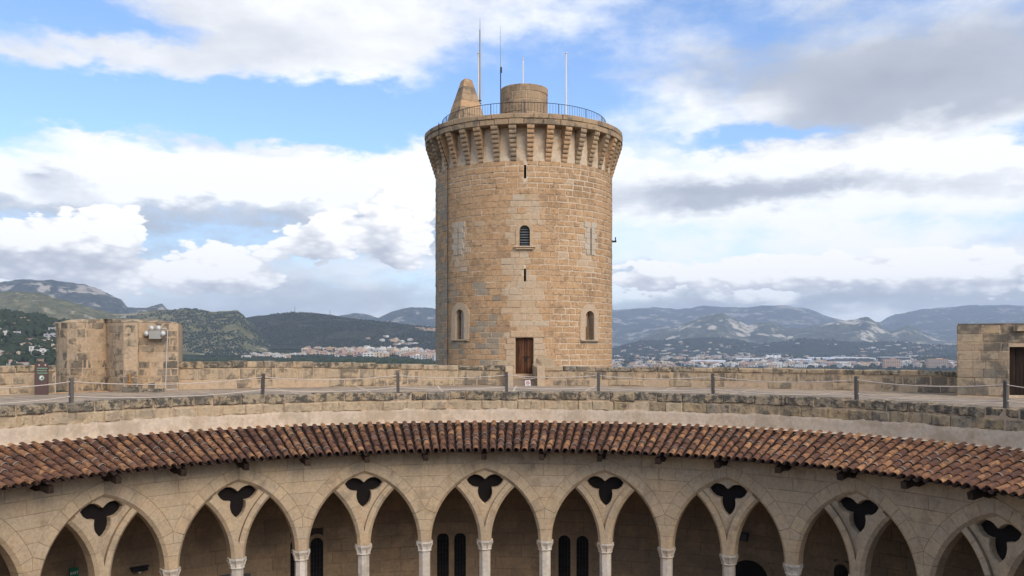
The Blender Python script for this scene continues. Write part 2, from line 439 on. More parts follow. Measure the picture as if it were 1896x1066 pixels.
# ------------------------------------------------------------------ plan of the castle
CC = (15.38 * math.sin(-.0309), 15.38 * math.cos(-.0309))     # centre of the round courtyard
R_ARC, R_EAVE, R_RTOP, R_LEDGE, R_OUT, R_BACK = 12.5, 11.7, 13.72, 13.85, 22.3, 15.9
DA = 2 * PI / 42
TH0 = -.030
TC = ((969.7 - CXP) / F * 51.6, 51.6); TR = 5.08             # keep tower
def th_at(px, R, c=CC):
    u = (px - CXP) / F
    a = u * u + 1; b = -2 * (u * c[0] + c[1]); k = c[0] ** 2 + c[1] ** 2 - R * R
    Y = (-b + math.sqrt(b * b - 4 * a * k)) / (2 * a); return math.atan2(u * Y - c[0], Y - c[1]), Y
def al_at(px, R=TR):                                        # bearing on the tower of a point of its near face
    u = (px - CXP) / F
    a = u * u + 1; b = -2 * (u * TC[0] + TC[1]); k = TC[0] ** 2 + TC[1] ** 2 - R * R
    Y = (-b - math.sqrt(max(0, b * b - 4 * a * k))) / (2 * a); return math.atan2(u * Y - TC[0], -(Y - TC[1])), Y
def zt(py, Y): return EYE + (YH - py) / F * Y

def ring_mesh(mb, c, r0, r1, z0, z1, n=180, a0=0., a1=2 * PI, mat=0):
    vs = []
    for i in range(n + 1):
        a = a0 + (a1 - a0) * i / n
        vs.append((c[0] + r0 * math.sin(a), c[1] + r0 * math.cos(a), z0)); vs.append((c[0] + r1 * math.sin(a), c[1] + r1 * math.cos(a), z1))
    mb.add(vs, [(2 * i, 2 * i + 2, 2 * i + 3, 2 * i + 1) for i in range(n)], mat)

# terrace, courtyard floor, gallery floor: pieces of the setting
mb = MB(); ring_mesh(mb, CC, 14.2, 22.45, 0, 0); ring_mesh(mb, CC, 14.2, 22.45, -1.3, -1.3)
terrace = struct(mb.build('terrace', FLOOR))
mb = MB(); ring_mesh(mb, CC, 0.0, 16.2, -13.2, -13.2, 90)
struct(mb.build('courtyard_floor', FLOOR))
mb = MB(); ring_mesh(mb, CC, 12.35, 16.2, -6.95, -6.95); ring_mesh(mb, CC, 12.35, 12.35, -13.2, -6.95)
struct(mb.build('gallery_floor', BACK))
mb = MB()
for k in range(15):
    a = -1.05 + k * .15 + .03
    x0, y0 = circ(CC, 14.4, 1)(a, 0); x1, y1 = circ(CC, 22.2, 1)(a, 0)
    nx, ny = math.cos(a) * .035, -math.sin(a) * .035
    mb.add([(x0 - nx, y0 - ny, .004), (x0 + nx, y0 + ny, .004), (x1 + nx, y1 + ny, .004), (x1 - nx, y1 - ny, .004)], [(0, 1, 2, 3)])
o = mb.build('paving_seam', PLASTER, terrace)

# ------------------------------------------------------------------ castle body and terrace walls
o = MB(); ring_mesh(o, CC, 23.1, 23.1, -14.5, 0); ring_mesh(o, CC, 22.4, 23.1, -.05, -.05)
tag(o.build('castle_outer_wall', TAN), 'round outer stone wall of the castle below the terrace parapet', 'wall')

ledge = thing('terrace_ledge', 'lichen-blackened stone ledge and plaster wall above the tiled roof', 'wall')
mb = MB()
ring_mesh(mb, CC, R_LEDGE + .03, R_LEDGE + .03, -1.3, .13); ring_mesh(mb, CC, R_LEDGE + .03, 14.5, .13, .13); ring_mesh(mb, CC, 14.5, 14.5, -.3, .13)
mb.build('core', PARAM, ledge)
f = circ(CC, R_LEDGE, -1)
for row, (z0, z1, lo, hi, t) in enumerate(((-.10, .16, .5, .95, .62), (-.42, -.115, .4, .8, .3))):
    cuts = splits(-1.32, 1.32, lo / R_LEDGE, hi / R_LEDGE)
    for a, b in zip(cuts, cuts[1:]):
        mb = MB(); g_ = random.uniform(.004, .014) / R_LEDGE
        dz = random.uniform(-.025, .02)
        block(mb, f, a + g_, b - g_, z0 + random.uniform(-.02, .02), z1 + (dz if row == 0 else -.01), t, .03, 5, proud=random.uniform(-.02, .03), sb=.03 / R_LEDGE, jit=.016)
        pq = CXP + F * (CC[0] + R_LEDGE * math.sin(a)) / (CC[1] + R_LEDGE * math.cos(a)); mb.build('ledge_stone', LEDGE if row == 0 else (LEDGE2 if random.random() < (pq - 950) / 450 else OCHRE), ledge)
mb = MB(); vs = []; n = 900
for i in range(n + 1):                      # plaster skin with a ragged upper edge
    a = -PI + 2 * PI * i / n
    w = .012 * math.sin(a * 23) + .012 * math.sin(a * 61 + 1) + .008 * math.sin(a * 139) + random.uniform(-.014, .014)
    for r, z in ((R_LEDGE - .03, -1.35), (R_LEDGE - .03, -.48 + w), (R_LEDGE - .022, -.405 + w), (R_LEDGE + .06, -.395 + w)):
        vs.append((CC[0] + r * math.sin(a), CC[1] + r * math.cos(a), z))
mb.add(vs, [(4 * i + k, 4 * i + 4 + k, 4 * i + 5 + k, 4 * i + 1 + k) for i in range(n) for k in range(3)])
mb.build('plaster', PLASTER, ledge)

# outer parapet, in two lengths either side of the bridge gap
def para_top(th):
    px = CXP + F * (CC[0] + R_OUT * math.sin(th)) / (CC[1] + R_OUT * math.cos(th))
    return float(np.interp(px, [-200, 60, 330, 450, 620, 800, 1100, 1500, 1800], [.96, .98, 1.03, 1.07, 1.0, .87, .79, .80, .77]))
ga, gb = th_at(950, R_OUT)[0], th_at(994.5, R_OUT)[0]
f = circ(CC, R_OUT, -1)
tA, tB = th_at(104, R_OUT)[0], th_at(331, R_OUT)[0]
for lab, A, B in (('short weathered terrace parapet behind the information board', -1.35, tA), ('long weathered terrace parapet between the left turret and the keep', tB, ga), ('long weathered terrace parapet right of the keep door', gb, 1.35)):
    w = thing('terrace_parapet', lab, 'parapet', 'outer terrace parapets')
    mb = MB(); vs = []; n = 120
    for i in range(n + 1):
        th = A + (B - A) * i / n; T = para_top(th) - .06
        for d, z in ((.02, 0), (.02, T), (.72, T), (.72, -1)):
            x, y = f(th, d); vs.append((x, y, z))
    mb.add(vs, [(4 * i + k, 4 * i + 4 + k, 4 * i + 5 + k, 4 * i + 1 + k) for i in range(n) for k in range(3)] + [(0, 1, 2, 3), (4 * n, 4 * n + 3, 4 * n + 2, 4 * n + 1)])
    mb.build('core', PARAM, w)
    for row in range(3):
        lo, hi = ((.5, 1.0), (.42, .8), (.5, 1.1))[row]
        cuts = splits(A, B, lo / R_OUT, hi / R_OUT)
        for a, b in zip(cuts, cuts[1:]):
            T = para_top((a + b) / 2)
            z0, z1 = ((.012, T * .33), (T * .35, T * .75), (T * .77, T))[row]
            if row == 0 and random.random() < .45: continue
            g_ = random.uniform(.006, .02) / R_OUT; mb = MB()
            block(mb, f, a + g_, b - g_, z0, z1 + (random.uniform(-.03, .03) if row == 2 else 0), .76 if row == 2 else .3, .03, 4, proud=random.uniform(-.015, .012) + (.03 if row == 2 else 0), sb=.03 / R_OUT, closed=row == 2, jit=.014)
            mb.build('coping_stone' if row == 2 else 'parapet_stone', LEDGE if (row == 2 and random.random() < .5) else PARA, w)

# bridge to the keep
br = thing('keep_bridge', 'narrow stone footbridge with low side walls leading to the keep door', 'bridge')
X0, X1 = pix(950, 700, 37.5).x, pix(994.5, 700, 37.5).x
mb = MB(); mb.box(((X0 + X1) / 2, 42.1, -.26), ((X1 - X0) / 2 + .34, 4.75, .25)); mb.build('deck', FLOOR, br)
for x in (X0 - .19, X1 + .19):
    mb = MB(); mb.box((x, 42.3, .37), (.18, 4.5, .37)); mb.build('side_wall', PARA, br)
mb = MB(); mb.box(((X0 + X1) / 2, 46.35, .11), (.66, .35, .115)); mb.build('step', PALE, br)
mb = MB()                                   # rounded stone at the near end of the right wall
pr = [(.0, -.0), (.0, 1.10), (.08, 1.2), (.22, 1.26), (.42, 1.25), (.62, 1.16), (.8, .98), (.9, .8), (.9, 0)]
vs = [(X1 - .02 + x, y, z) for y in (38.3, 38.75) for x, z in pr]; k = len(pr)
mb.add(vs, [tuple(range(k))[::-1], tuple(range(k, 2 * k))] + [(i, (i + 1) % k, k + (i + 1) % k, k + i) for i in range(k)])
mb.build('rounded_end_stone', PARA, br)
mb = MB(); pr2 = [(-.8, 0), (-.8, .9), (-.62, 1.02), (-.3, 1.04), (-.06, .98), (0, .86), (0, 0)]
vs = [(X0 + .01 + x, y, z) for y in (38.3, 38.75) for x, z in pr2]; k = len(pr2)
mb.add(vs, [tuple(range(k))[::-1], tuple(range(k, 2 * k))] + [(i, (i + 1) % k, k + (i + 1) % k, k + i) for i in range(k)])
mb.build('rounded_end_stone', PARA, br)
for x, xx in ((X0 - .16, 'l'), (X1 + .16, 'r')):
    mb = MB(); mb.box((x, 37.62, .42), (.155, .40, .42)); mb.build('gate_jamb', PALE, br)

# ------------------------------------------------------------------ keep tower
keep = thing('keep_tower', 'tall round sandstone keep tower with corbelled crown', 'tower')
tf = lambda a, d: (TC[0] + (TR - d) * math.sin(a), TC[1] - (TR - d) * math.cos(a))
# openings: bearing, half width (m), z0, z1, arched
def opening(px0, px1, py0, py1):
    a0, Y = al_at(px0); a1, _ = al_at(px1); return (a0, a1, zt(py1, Y), zt(py0, Y))
OPN = {'slit_hi': opening(970, 974.5, 305, 330), 'louver': opening(962, 981, 417, 456), 'slit_lo': opening(970, 974, 497, 521),
       'slit_r': opening(1092, 1094.5, 423, 472), 'slit_l': opening(848, 849.6, 423, 472),
       'win_l': opening(845, 860, 573, 628), 'win_r': opening(1083, 1099, 575, 629), 'door': opening(954, 987.5, 625, 692)}
FRAME = {'win_l': .36, 'win_r': .38, 'louver': .22, 'door': .0, 'slit_hi': 0, 'slit_lo': 0, 'slit_r': 0, 'slit_l': 0}
# core with the openings left free
al = sorted(set([round(-PI + 2 * PI * i / 120, 5) for i in range(121)] + [round(x, 5) for k in OPN for x in OPN[k][:2]]))
zl = sorted(set([-14.0, -6., 13.15] + [round(x, 4) for k in OPN for x in OPN[k][2:]]))
mb = MB(); idx = {}
for i, a in enumerate(al):
    for j, z in enumerate(zl):
        x, y = tf(a, .0); mb.v.append((x, y, z)); idx[i, j] = len(mb.v) - 1
for i in range(len(al) - 1):
    for j in range(len(zl) - 1):
        am, zm = (al[i] + al[i + 1]) / 2, (zl[j] + zl[j + 1]) / 2
        if any(q[0] < am < q[1] and q[2] < zm < q[3] for q in OPN.values()): continue
        mb.f.append((idx[i, j], idx[i + 1, j], idx[i + 1, j + 1], idx[i, j + 1])); mb.m.append(0); mb.r.append(0.)
mb.build('mortar_core', MORTAR, keep)
for k, (a0, a1, z0, z1) in OPN.items():
    dep = {'win_l': .5, 'win_r': .5, 'door': .45, 'louver': .3}.get(k, .7)
    mb = MB(); P = [(*tf(a, d), z) for d in (0.005, dep) for a, z in ((a0, z0), (a1, z0), (a1, z1), (a0, z1))]
    mb.add(P, [(0, 1, 5, 4), (1, 2, 6, 5), (2, 3, 7, 6), (3, 0, 4, 7)])
    mb.add(P[4:], [(0, 1, 2, 3)], 1)
    mb.build('reveal', [PALE, VOIDM], keep)
# stones in courses
zc = [-1.2]
while zc[-1] < 11.3: zc.append(zc[-1] + random.uniform(.275, .37))
zc[-1] = 11.42
cand = []
for z0, z1 in zip(zc, zc[1:]):
    zm = (z0 + z1) / 2
    cuts = splits(-PI, PI, .40 / TR, .82 / TR); eL, eR = -.75 + random.uniform(-.45, .3), .6 + random.uniform(-.3, .45)
    segs = [[a, b] for a, b in zip(cuts, cuts[1:])]
    for q, (o0, o1, p0, p1) in OPN.items():
        if min(z1, p1) - max(z0, p0) > .03:
            out = []
            for a, b in segs:
                if b <= o0 or a >= o1: out.append([a, b]); continue
                if o0 - a > .03: out.append([a, o0])
                if b - o1 > .03: out.append([o1, b])
            segs = out
    for a, b in segs:
        am = (a + b) / 2
        X = TR * math.sin(am)
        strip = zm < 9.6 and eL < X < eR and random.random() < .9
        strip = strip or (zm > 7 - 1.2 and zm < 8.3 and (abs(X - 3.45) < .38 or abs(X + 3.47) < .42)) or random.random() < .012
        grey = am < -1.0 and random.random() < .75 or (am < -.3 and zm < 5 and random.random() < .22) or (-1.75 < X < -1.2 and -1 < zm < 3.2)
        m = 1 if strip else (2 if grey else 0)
        joint = .011 if strip else random.uniform(.010, .018)
        if am > .35 or zm > 9.9: joint = random.uniform(.018, .036)
        if am < -.1 and zm > 3 and random.random() < .5: joint = .006
        cand.append((a, b, z0, z1, m, joint))
def area(c): return (c[1] - c[0]) * (c[3] - c[2]) * max(0, math.cos((c[0] + c[1]) / 2) - .1) * (1 if c[2] > .55 else 0)
cand.sort(key=area, reverse=True)
rest = MB()
for i, (a, b, z0, z1, m, j) in enumerate(cand):
    w = random.random()
    mb = MB() if i < 300 else rest
    sh = random.uniform(-.012, .012)
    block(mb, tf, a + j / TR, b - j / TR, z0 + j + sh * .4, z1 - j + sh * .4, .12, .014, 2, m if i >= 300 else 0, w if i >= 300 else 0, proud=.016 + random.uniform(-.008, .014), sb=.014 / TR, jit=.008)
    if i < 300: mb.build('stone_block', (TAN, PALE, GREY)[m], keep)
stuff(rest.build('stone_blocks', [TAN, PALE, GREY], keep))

def arch_outline(a0, a1, z0, z1, grow, n=12):
    """arched outline around an opening, in (bearing, z); grow in metres"""
    w = (a1 - a0) / 2 * TR; am = (a0 + a1) / 2; zs = z1 - w; R = w + grow; out = [(-R, z0)]
    for i in range(n + 1):
        t = PI - PI * i / n; out.append((R * math.cos(t), zs + R * math.sin(t)))
    out.append((R, z0))
    return [(am + x / TR, z) for x, z in out]
def surround(key, grow, proud, mat):
    a0, a1, z0, z1 = OPN[key]
    I = arch_outline(a0, a1, z0, z1, .0); O = arch_outline(a0, a1, z0, z1, grow)
    n = len(I); mb = MB(); vs = []
    for L, d in ((O, .03), (O, -proud), (I, -proud), (I, .3)):
        vs += [(*tf(a, d), z) for a, z in L]
    fs = [(l * n + i, l * n + i + 1, (l + 1) * n + i + 1, (l + 1) * n + i) for l in range(3) for i in range(n - 1)]
    mb.add(vs, fs)
    # fill the corners of the square hole above the arch
    am = (a0 + a1) / 2; c = [(*tf(a0, .02), z1), (*tf(a1, .02), z1)]
    C = [(*tf(a, .02), z) for a, z in I]
    h = n // 2
    mb.add(C + c, [tuple(range(1, h + 1)) + (n,), tuple(range(h, n - 1)) + (n + 1,)])
    return mb.build('window_surround', mat, keep)
for k, gr in (('win_l', .36), ('win_r', .38)): surround(k, gr, .058, PALE)
surround('louver', .2, .055, PALE)
def sill(key, ext, z, h, mat):
    a0, a1 = OPN[key][:2]; mb = MB()
    block(mb, tf, a0 - ext / TR, a1 + ext / TR, z - h, z, .2, .02, 2, proud=.16, sb=.02 / TR)
    mb.build('window_sill', mat, keep)
sill('win_l', .33, OPN['win_l'][2], .10, GREY); sill('win_r', .36, OPN['win_r'][2], .10, GREY); sill('louver', .28, OPN['louver'][2], .07, PALE); sill('louver', .2, OPN['louver'][2] - .11, .06, PALE)
def panel(name, key, d, s0, s1, mat, parent, z0=0., z1=1.):
    a0, a1, p0, p1 = OPN[key]; mb = MB()
    A, B = a0 + (a1 - a0) * s0, a0 + (a1 - a0) * s1; Z0, Z1 = p0 + (p1 - p0) * z0, p0 + (p1 - p0) * z1
    block(mb, lambda s, dd: tf(s, d + dd), A, B, Z0, Z1, .05, .008, 1, sb=.008 / TR); return mb.build(name, mat, parent)
for i in range(3): panel('shutter_board', 'win_l', .15, .36 + i * .215, .36 + (i + 1) * .215 - .01, SHUT, keep)
for i in range(2): panel('shutter_board', 'win_r', .14, .02 + i * .28, .02 + (i + 1) * .28 - .01, SHUTB, keep)
panel('shutter_pane', 'win_r', .12, .16, .42, SHUT, keep, .45, .82)
# louvre slats
a0, a1, z0, z1 = OPN['louver']
for i in range(8):
    z = z0 + (z1 - z0) * (i + .25) / 8; mb = MB(); P = []
    for a in (a0 + .004, a1 - .004):
        P += [(*tf(a, .05), z), (*tf(a, .05), z + .022), (*tf(a, .2), z + .12), (*tf(a, .2), z + .098)]
    mb.add(P, [(0, 1, 2, 3), (7, 6, 5, 4), (0, 4, 5, 1), (1, 5, 6, 2), (2, 6, 7, 3), (3, 7, 4, 0)]); mb.build('louvre_slat', SLATE, keep)
# door
a0, a1, z0, z1 = OPN['door']
for i in range(6):
    panel('door_plank', 'door', .22 + random.uniform(-.008, .008), i / 6 + .004, (i + 1) / 6 - .004, DOOR, keep)
mb = MB(); x, y = tf(a0 + (a1 - a0) * .62, .19); zz = z0 + (z1 - z0) * .47
mb.box((x, y, zz), (.17, .015, .018)); mb.box((x - .02, y, zz - .15), (.055, .015, .07)); mb.build('door_lock', IRON, keep)
mb = MB(); block(mb, tf, a0 - .05, a1 + .11, z1 + .02, z1 + .34, .2, .02, 2, proud=.055, sb=.004); mb.build('door_lintel', PALE, keep)
for s, (aa, ab) in enumerate(((a0 - .10, a0 - .004), (a1 + .004, a1 + .11))):
    for k in range(6):
        h = (z1 - z0) / 6; mb = MB(); ex = random.uniform(-.03, .03)
        block(mb, tf, aa - (ex if s == 0 else 0), ab + (ex if s else 0), z0 + k * h + .005, z0 + (k + 1) * h - .005, .2, .012, 1, proud=.05 + random.uniform(-.004, .006), sb=.003)
        mb.build('door_jamb_stone', PALE, keep)

# pale repair stones either side of the tall blocked slits
for key in ('slit_r', 'slit_l'):
    a0, a1, z0, z1 = OPN[key]; zs5 = [z0 + (z1 - z0 + .35) * i / 6 for i in range(7)]
    for i in range(6):
        for sd_ in (-1, 1):
            wd = (.30 if (i + sd_) % 2 else .44) + random.uniform(-.04, .04); mb = MB()
            A_b = (a0 - wd / TR, a0 - .001) if sd_ < 0 else (a1 + .001, a1 + wd / TR)
            block(mb, tf, A_b[0], A_b[1], zs5[i] + .003, zs5[i + 1] - .003, .15, .008, 1, proud=.05 + random.uniform(-.003, .004), sb=.0016); mb.build('repair_stone', PALEG, keep)
# crown: corbels, parapet ring, roof
RC = 5.69; Z_CB, Z_CT, Z_TOP = 11.38, 13.16, 13.75
for k in range(36):
    a = 2 * PI * (k + .35) / 36; mb = MB(); hw = .18 / TR; n = 8; w = random.uniform(-.01, .01)
    for i in range(n):
        t0 = i / n; dz = (Z_CT - Z_CB) / n; z0 = Z_CB + i * dz; out = .03 + (RC - TR - .03) * ((i + .7) / n) ** 1.05
        half = hw * (.82 + .18 * t0) + random.uniform(-.0015, .0015)
        vs = []                               # rolled nose of each step
        pr = [(-.12, z0 + .004), (out - .045, z0 + .004), (out - .012, z0 + dz * .22), (out, z0 + dz * .5), (out - .006, z0 + dz * .8), (out - .03, z0 + dz), (-.12, z0 + dz)]
        for s in (-half, half): vs += [(*tf(a + w + s, -q), z) for q, z in pr]
        m_ = len(pr); mb.add(vs, [tuple(range(m_)), tuple(range(m_, 2 * m_))[::-1]] + [(j, (j + 1) % m_, m_ + (j + 1) % m_, m_ + j) for j in range(m_)])
    mb.build('corbel', TAN if random.random() < .5 else TOPST, keep)
cf = lambda a, d: (TC[0] + (RC - d) * math.sin(a), TC[1] - (RC - d) * math.cos(a))
for row, (z0, z1) in enumerate(((Z_CT + .005, Z_CT + .30), (Z_CT + .31, Z_TOP))):
    cuts = splits(-PI + .02 + row * .1, PI + .02 + row * .1, .75 / RC, 1.35 / RC)
    for a, b in zip(cuts, cuts[1:]):
        mb = MB(); block(mb, cf, a + .0016, b - .0016, z0, z1 + (random.uniform(-.03, .01) if row else 0), .55, .03, 2, proud=random.uniform(-.015, .03) + row * .02, sb=.005, closed=True)
        mb.build('crown_stone', TOPST, keep)
mb = MB(); mb.lathe((TC[0], TC[1]), [(TR - .05, Z_CT - .02), (RC - .1, Z_CT - .02), (RC - .1, Z_TOP - .1), (.01, Z_TOP - .05)], 96, cap=False)
mb.build('roof_platform', TOPST, keep)

# rooftop drum, pinnacle
drum = thing('roof_drum', 'small round stone turret on top of the keep', 'turret')
DC = (TC[0] + .02, TC[1] - .1); DR = 1.36
df = lambda a, d: (DC[0] + (DR - d) * math.sin(a), DC[1] - (DR - d) * math.cos(a))
mb = MB(); mb.lathe(DC, [(DR - .02, 13.5), (DR - .02, 16.45), (.01, 16.5)], 48, cap=False); mb.build('core', MORTAR, drum)
z = 13.6
for h in (.7, .68, .7, .45, .40):
    cuts = splits(-PI + h, PI + h, .5 / DR, .9 / DR)
    for a, b in zip(cuts, cuts[1:]):
        mb = MB(); block(mb, df, a + .008, b - .008, z + .008, min(z + h, 16.56) - .008, .15, .025, 3, proud=random.uniform(.0, .025), sb=.016); mb.build('drum_stone', TOPST, drum)
    z += h
pin = thing('roof_pinnacle', 'tapering stone pinnacle beside the mast on the keep roof', 'pinnacle')
pc = pix(862, 200, 49.4); rows = 7; zb_, ztp = 13.6, 16.42
def pin_ring(t, grow=0.):
    h = .95 * (1 - t) + .25 * t + grow; hy = .9 * (1 - t) + .22 * t + grow; ang = .52
    return [(pc.x + (ca * math.cos(ang) * h - sa * math.sin(ang) * hy) + .06 * t, pc.y + ca * math.sin(ang) * h + sa * math.cos(ang) * hy) for ca, sa in ((-1, -1), (1, -1), (1, 1), (-1, 1))]
for i in range(rows):
    mb = MB(); t0, t1 = i / rows, (i + 1) / rows; e = random.uniform(-.006, .006)
    za, zb2 = zb_ + (ztp - zb_) * t0 + .006, zb_ + (ztp - zb_) * t1 - .006
    vs = [(*p, za) for p in pin_ring(t0, e)] + [(*p, zb2) for p in pin_ring(t1, e)]
    mb.add(vs, [(3, 2, 1, 0), (4, 5, 6, 7), (0, 1, 5, 4), (1, 2, 6, 5), (2, 3, 7, 6), (3, 0, 4, 7)]); mb.build('pinnacle_course', TOPST if i % 3 else TAN, pin)
mb = MB(); tp = pin_ring(1.0); tq = pin_ring(1.0, -.12); mb.add([(*p, ztp - .005) for p in tp] + [(*p, ztp + .11) for p in tq], [(4, 5, 6, 7), (0, 1, 5, 4), (1, 2, 6, 5), (2, 3, 7, 6), (3, 0, 4, 7)]); mb.build('pinnacle_tip', TOPST, pin)
# railing
rail = thing('roof_railing', 'black iron railing around the keep roof', 'railing')
RR = 4.72; ztopr = 14.55
rf = lambda a: (TC[0] + RR * math.sin(a), TC[1] - RR * math.cos(a))
for z, r in ((ztopr, .017), (13.85, .011)):
    mb = MB(); mb.tube([(*rf(2 * PI * i / 96), z) for i in range(97)], r, 5, cap=False); mb.build('rail', IRON, rail)
bal = MB(); bal.tube([(0, 0, 0), (0, 0, ztopr - 13.62)], .0075, 4); balm = bal.build('baluster', IRON, mesh_only=True)
pst = MB(); pst.tube([(0, 0, 0), (0, 0, ztopr - 13.6)], .024, 5); pstm = pst.build('rail_post', IRON, mesh_only=True)
for k in range(176):
    x, y = rf(2 * PI * k / 176)
    o = link('rail_post' if k % 11 == 0 else 'baluster', pstm if k % 11 == 0 else balm, rail); o.location = (x, y, 13.61)
# poles and aerials
def pole(name, label, cat, px, top, Y, r0, r1, mat, base=13.6, knob=0.):
    e = thing(name, label, cat); p = pix(px, top, Y); mb = MB()
    mb.tube([(p.x, Y, base), (p.x, Y, base + (p.z - base) * .5), (p.x, Y, p.z)], [r0, (r0 + r1) / 2, r1], 8); mb.build('pole', mat, e)
    if knob: mb = MB(); mb.lathe((p.x, Y), [(.01, p.z - .03), (knob, p.z - .02), (knob, p.z + .03), (.01, p.z + .06)], 10); mb.build('cap', mat, e)
    return e, p
e, p = pole('flagpole', 'white flagpole half hidden behind the tall mast', 'flagpole', 885.8, 98, 50.2, .05, .04, WHITE, knob=.075)
mb = MB(); mb.tube([(p.x + .02, 50.15, p.z - .05), (p.x + .3, 50.1, 15.6), (p.x + .35, 50.1, 14.2)], .006, 4); mb.build('halyard', ROPE, e)
e, p = pole('flagpole', 'short white flagpole rising behind the round roof turret', 'flagpole', 968.3, 109, 53.6, .045, .035, WHITE, knob=.07)
mb = MB(); mb.tube([(p.x + .02, 53.6, p.z - .05), (p.x + .2, 53.6, 15.5), (p.x + .2, 53.6, 14.2)], .006, 4); mb.build('halyard', ROPE, e)
e, p = pole('flagpole', 'white flagpole standing alone at the right of the keep roof', 'flagpole', 1048, 98, 50.6, .055, .042, WHITE, knob=.075)
mb = MB(); mb.tube([(p.x + .02, 50.6, p.z - .05), (p.x + .28, 50.6, 15.8), (p.x + .3, 50.6, 14.2)], .006, 4); mb.build('halyard', ROPE, e)
e, p = pole('lightning_mast', 'tallest grey mast on the keep, clamped to the pinnacle', 'mast', 888.7, 55, 49.5, .06, .04, STEEL)
mb = MB(); mb.tube([(p.x, 49.5, p.z), (p.x, 49.5, pix(888, 32, 49.5).z)], [.02, .008], 5); mb.build('tip', STEEL, e)
mb = MB(); mb.tube([(p.x - .38, 49.45, 15.35), (p.x + .08, 49.45, 15.35)], .035, 5); mb.tube([(p.x - .38, 49.45, 15.2), (p.x + .08, 49.45, 15.2)], .02, 5); mb.build('clamp', IRON, e)
e = thing('whip_antenna', 'thin whip antenna at the left edge of the round roof turret', 'antenna')
p = pix(926.3, 47, 50.3); pb = pix(926.8, 126, 50.3); pc2 = pix(927.3, 170, 50.3)
mb = MB(); mb.tube([pb, p], [.018, .008], 5); mb.build('whip', STEEL, e)
mb = MB(); mb.tube([pc2 - Vector((0, 0, 2.6)), pb], .03, 6); mb.build('mount_pole', IRON, e)
mb = MB(); mb.box((pb.x + .03, 50.3, pb.z - .1), (.05, .05, .16)); mb.build('coupler', IRON, e)
# cable down the left side, small bracket at the right edge
aL = al_at(832)[0]; mb = MB()
mb.tube([(*tf(aL, -.10), -.8), (*tf(aL, -.10), 11.6), (*cf(aL, -.06), 13.0), (*cf(aL, -.07), 13.8)], .022, 5)
tag(mb.build('lightning_cable', IRON), 'dark cable running down the left side of the keep', 'cable')
a_r = 1.46; x, y = tf(a_r, -.13); mb = MB(); mb.box((x, y, zt(446, 50.8)), (.13, .05, .05)); mb.box((x + .08, y, zt(442, 50.8)), (.03, .03, .12))
tag(mb.build('wall_bracket', IRON), 'tiny dark bracket on the right edge of the keep', 'bracket')

# ------------------------------------------------------------------ cloister arcade
arc = thing('cloister_arcade', 'ring of pointed stone arches with three-lobed openings around the courtyard', 'arcade')
SP = R_ARC * DA; ZC = EYE - .4845 * 12.5                    # arch spacing, top of the capitals
WH, RA = .728, 2.279; C1 = SP * .5 + WH - RA; C2 = SP * .5 - WH + RA; RE = 2.69; RI = 2.525; CH = .085; TW = .40
def bend(th, u, v, d): r = R_ARC + d; return (CC[0] + r * math.sin(th + u / R_ARC), CC[1] + r * math.cos(th + u / R_ARC), ZC + v)
def ccw(p): 
    a = sum(p[i][0] * p[(i + 1) % len(p)][1] - p[(i + 1) % len(p)][0] * p[i][1] for i in range(len(p)))
    return a > 0
def inset(p, g):
    n = len(p); out = []; sg = 1 if ccw(p) else -1
    for i in range(n):
        a, b, c = Vector(p[i - 1]), Vector(p[i]), Vector(p[(i + 1) % n])
        e1 = (b - a); e2 = (c - b)
        if e1.length < 1e-6: e1 = e2
        if e2.length < 1e-6: e2 = e1
        n1 = Vector((-e1.y, e1.x)).normalized() * sg; n2 = Vector((-e2.y, e2.x)).normalized() * sg
        m = n1 + n2; m = m / max(.35, m.length_squared) * 2 * .5 * 2 if m.length > 1e-4 else n1
        m = (n1 + n2).normalized() if (n1 + n2).length > 1e-4 else n1
        k = 1 / max(.45, m.dot(n1)); out.append((b.x + m.x * g * k, b.y + m.y * g * k))
    return out
def stone_prism(mb, th, outl, mat=0, rnd=0.):
    """outl: list of (polygon, depth) with equal counts, front to back"""
    n = len(outl[0][0]); vs = []
    for P, d in outl: vs += [bend(th, u, v, d) for u, v in P]
    fs = [tuple(range(n)), tuple(range((len(outl) - 1) * n, len(outl) * n))[::-1]]
    for l in range(len(outl) - 1):
        fs += [(l * n + i, l * n + (i + 1) % n, (l + 1) * n + (i + 1) % n, (l + 1) * n + i) for i in range(n)]
    mb.add(vs, fs, mat, rnd)
def pol(c, r, a): return (c + r * math.cos(a), r * math.sin(a))
def sector(c, ri, ro, a0, a1, n=4, mir=1, a0o=None, a1o=None):
    """returns full and chamfered outlines of a wedge stone; inner edge carries the chamfer"""
    full = [pol(c, ri, a0 + (a1 - a0) * i / n) for i in range(n + 1)]; fr = [pol(c, ri + CH, a0 + (a1 - a0) * i / n) for i in range(n + 1)]
    b0, b1 = (a0 if a0o is None else a0o), (a1 if a1o is None else a1o)
    out = [pol(c, ro, b1 + (b0 - b1) * i / n) for i in range(n + 1)]
    return [(u * mir, v) for u, v in full + out], [(u * mir, v) for u, v in fr + out]
LOBE = [(0, 232), (30, 206), (60, 193), (98, 190), (133, 205), (163, 238), (142, 274), (112, 298), (82, 306), (59, 307), (63, 338), (60, 370), (48, 405), (26, 434), (0, 454)]
TREF = [(x / 278.6 * .97, 1.70 + ((765 - y) / 278.6 - 1.70) * .97) for x, y in LOBE]
TREF = TREF + [(-x, v) for x, v in TREF[-2:0:-1]]
